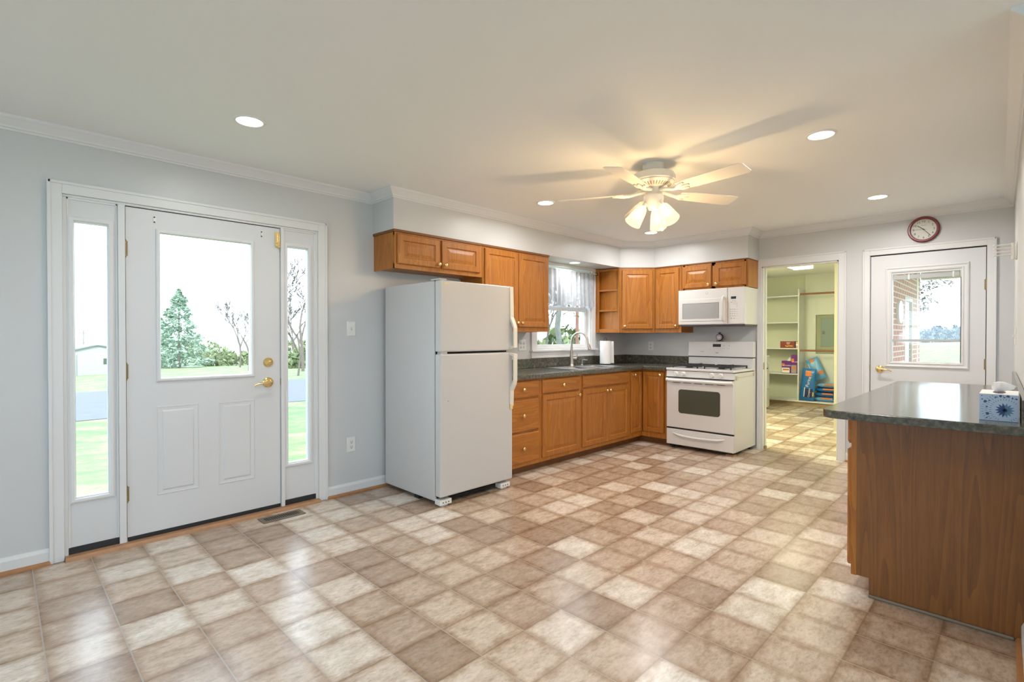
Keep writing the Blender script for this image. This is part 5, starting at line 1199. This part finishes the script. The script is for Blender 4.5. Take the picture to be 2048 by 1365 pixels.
bare(at(480, 58), 9.4, 'bare tree seen at the right of the front door glass', 12, leaf=0, depth=6, spread=.5, base=.012)
bare(at(606, 42), 12.5, 'tall bare tree seen through the right sidelight', 21, depth=7, spread=.42, base=.011)
bare(at(585, 56), 11, 'slender bare tree left of the tall one in the right sidelight', 33, depth=6, spread=.42, base=.011)
for i, (u_, d_, w_, h_, lb) in enumerate(((430, 84, 5, 2.6, 'low pale bushes between the evergreen and the bare tree'), (470, 70, 4, 1.8, 'low bushes under the bare tree at the front door glass'), (590, 60, 3.5, 3.0, 'yellow-green bushes at the foot of the right sidelight trees'), (618, 52, 2.5, 2.2, 'green shrub right of the tall bare tree'), (400, 100, 6, 3.5, 'distant bushes right of the evergreen'))): shrub(at(u_, d_), w_, h_, lb, 40 + i, cnt=900, s0=.3)
bare(at(596, 34), 9.6, 'fine branched bare tree nearest the road in the right sidelight', 44, depth=7, spread=.5, base=.008)
bare(at(497, 46), 7.6, 'small bare tree at the right edge of the front door glass', 46, depth=6, spread=.5, base=.009)
# shed and pole through the left sidelight
sc_ = px2w(168, 46); zs = gz(sc_.x, sc_.y)
sd = thing('shed', 'white gabled shed seen through the left sidelight', 'shed', (sc_.x, sc_.y, zs))
hx, hy_ = 2.9, 3.2; Hs = 1.9
mb = MB().prism([(-hx, -.2), (hx, -.2), (hx, Hs), (0, Hs + .75), (-hx, Hs)], -hy_, hy_, lambda a, b, c_: (sc_.x + .6 + a, sc_.y + c_, zs + b)); mb.build('walls', 'siding', sd)
mb = MB()
for s_ in (-1, 1): mb.add([(sc_.x + .6 + s_ * (hx + .25), sc_.y - hy_ - .2, zs + Hs - .06), (sc_.x + .6, sc_.y - hy_ - .2, zs + Hs + .76), (sc_.x + .6, sc_.y + hy_ + .2, zs + Hs + .76), (sc_.x + .6 + s_ * (hx + .25), sc_.y + hy_ + .2, zs + Hs - .06), (sc_.x + .6 + s_ * (hx + .25), sc_.y - hy_ - .2, zs + Hs + .04), (sc_.x + .6, sc_.y - hy_ - .2, zs + Hs + .86), (sc_.x + .6, sc_.y + hy_ + .2, zs + Hs + .86), (sc_.x + .6 + s_ * (hx + .25), sc_.y + hy_ + .2, zs + Hs + .04)], [(0, 1, 2, 3), (4, 7, 6, 5), (0, 4, 5, 1), (1, 5, 6, 2), (2, 6, 7, 3), (3, 7, 4, 0)])
mb.build('roof', 'shingle', sd)
for x_ in (1.0, 1.75): MB().box(sc_.x + x_, sc_.x + x_ + .55, sc_.y - hy_ - .03, sc_.y - hy_ + .02, zs + 1.0, zs + 1.5).build('window', 'ovenglass', sd)
mb = MB().box(sc_.x - .8, sc_.x - .74, sc_.y - hy_ - .02, sc_.y - hy_ + .01, zs, zs + 1.85); mb.box(sc_.x - 1.8, sc_.x - 1.74, sc_.y - hy_ - .02, sc_.y - hy_ + .01, zs, zs + 1.85); mb.build('door_seams', 'shingle', sd)
pp_ = px2w(167, 80); zp = gz(pp_.x, pp_.y); up = thing('utility_pole', 'thin wooden utility pole above the shed roof', 'utility pole', (pp_.x, pp_.y, zp))
MB().cyl((pp_.x, pp_.y, zp - .1), (pp_.x, pp_.y, zp + 5.6), .14, .1, 8).build('pole', 'bark', up); MB().box(pp_.x - .7, pp_.x + .7, pp_.y - .06, pp_.y + .06, zp + 5.0, zp + 5.15).build('crossarm', 'bark', up)
# brick pier, post and tree outside the sink window
tag(MB().box(17.52, 17.62, 13.47, 13.57, -.85, 2.6).build('brick_pier', mat('dark_brick', (.19, .095, .08), .9, var=(9, .35))), 'red brick pier seen at the right of the sink window', 'brick pier')  # mottled brick tone, darker than the porch wall bricks
tag(MB().box(17.70, 17.81, 13.30, 13.41, -.85, 2.6).build('porch_post', 'porch'), 'white porch post beside the brick pier outside the sink window', 'post')
bare(at(1131, 24), 17, 'thick pale trunked tree outside the sink window', 51, leaf=9, m_='bark2', base=.0100, spread=.6, group=None)
bare(at(1082, 18), 6.5, 'leafy small tree at the left of the sink window', 52, leaf=12, m_='bark', base=.007, spread=.6, group=None)
for i, (u_, d_, lb) in enumerate(((1090, 34, 'hedge of yellow-green bushes outside the sink window, left'), (1165, 58, 'yellow-green bushes beyond the tree outside the sink window'))): shrub(at(u_, d_), 4.5, 3.0, lb, 60 + i, cnt=1200, s0=.3)
# back porch seen through the back door
BYW = 1.215
bw = wall('x', F + .14, 11.0, BYW, BYW + .05, -.6, 2.6, [(9.5, 10.28, .3, 1.86)]); bw.box(11.0, 11.14, BYW, W + .3, -.6, 2.6)
struct(bw.build('wall_porch', 'brick'), 'red brick outside wall of the laundry room seen through the back door', 'brick wall')
pw = thing('window_7', 'white slatted porch window in the brick wall beyond the back door', 'window', (9.9, BYW, .3), kind='structure')
mb = MB().box(9.5, 9.56, BYW - .004, BYW + .04, .3, 1.86); mb.box(10.22, 10.28, BYW - .004, BYW + .04, .3, 1.86); mb.box(9.56, 10.22, BYW - .004, BYW + .04, 1.80, 1.86); mb.box(9.56, 10.22, BYW - .004, BYW + .04, .3, .36); mb.build('frame', 'porch', pw)
MB().box(9.56, 10.22, BYW + .034, BYW + .045, .36, 1.80).build('panel', 'plast', pw)
for i in range(11): MB().box(9.56, 10.22, BYW + .018, BYW + .034, .45 + i * .12, .462 + i * .12).build('slat', 'porch', pw)
mb = MB().lathe([(0, 0), (1, 0), (.96, .03), (0, .035)], (0, 0, 0), Z, 36); mb.v = [(8.95 + p[0] * .2, BYW - p[2] - .001, 1.605 + p[1] * .165) for p in mb.v]
tag(mb.build('oval_plaque', 'plast', smooth=40), 'white oval plaque on the brick porch wall beyond the back door', 'plaque')
struct(MB().box(F + .16, 11.9, -.2, BYW + .0, 2.52, 2.62).build('ceiling_porch', 'porch'), 'pale porch ceiling beyond the back door', 'porch ceiling')
struct(MB().box(11.2, 11.4, -.2, BYW, 2.24, 2.519).build('trim_8', 'porch'), 'pale porch beam across the top of the back door view', 'beam')
struct(MB().box(F + .16, 11.3, -3.4, BYW, -.5, -.08).build('floor_porch', mat('concrete', (.42, .41, .39), .9, var=(3, .15))), 'concrete porch slab outside the back door', 'porch floor')
# hanging branch, field bits and distant wood
bt = thing('leafy_branch', 'leafy branch hanging into the back door view from the left', 'branch', (15, 1.62, 2.0)); rnd = random.Random(9)
mb = MB(); lv = MB(); V = []; Fc = []
for s_ in range(6):
    p0 = Vector((15, 1.70, 1.93 + .11 * s_)); p = p0.copy(); pts = [p.copy()]; l_ = (.16, .22, .28, .30, .52, .66)[s_]
    for i in range(8):
        p = p + Vector((rnd.uniform(-.05, .05), -l_ / 8, rnd.uniform(-.05, .05) + .012)); pts.append(p.copy())
        for _ in range(4):
            q = p + Vector((rnd.gauss(0, .06), rnd.gauss(0, .07), rnd.gauss(-.02, .06))); a = Vector((rnd.uniform(-1, 1), rnd.uniform(-1, 1), rnd.uniform(-1, 1))).normalized() * .05; b = Vector((rnd.uniform(-1, 1), rnd.uniform(-1, 1), rnd.uniform(-1, 1))).normalized() * .025
            k = len(V); V += [q - a, q + b, q + a, q - b]; Fc.append((k, k + 1, k + 2, k + 3))
    mb.tube(pts, .007, 4)
mb.tube([(15, 1.74, gz(15, 2) - .05), (15.05, 1.75, 1.2), (15, 1.71, 3.4)], [.09, .06, .03], 8)
lv.add(V, Fc); mb.build('twigs', 'bark', bt); lv.build('leaves', mat('grey_leaves', (.16, .15, .12), .8), bt)
rnd = random.Random(77)
for i in range(7):
    u_ = 1815 + i * 21; d_ = 190; p = px2w(u_, d_)
    shrub((p.x, p.y, -.6 - .03 * max(0, p.y - W)), 1.45, 5.0 + rnd.random() * 2.2, 'hazy tree of the distant wood beyond the field', 80 + i, 'haze', 700, 'distant_tree', 'tree', 'distant wood beyond the back door', .5)
for i in range(6):
    p = px2w(1826 + i * 21, 205)
    shrub((p.x, p.y, -.6 - .03 * max(0, p.y - W)), 1.6, 5.2 + rnd.random() * 2.0, 'hazy tree of the distant wood beyond the field', 95 + i, 'haze', 700, 'distant_tree', 'tree', 'distant wood beyond the back door', .5)
for o in list(bpy.data.objects):
    if '_w' in o: del o['_w']
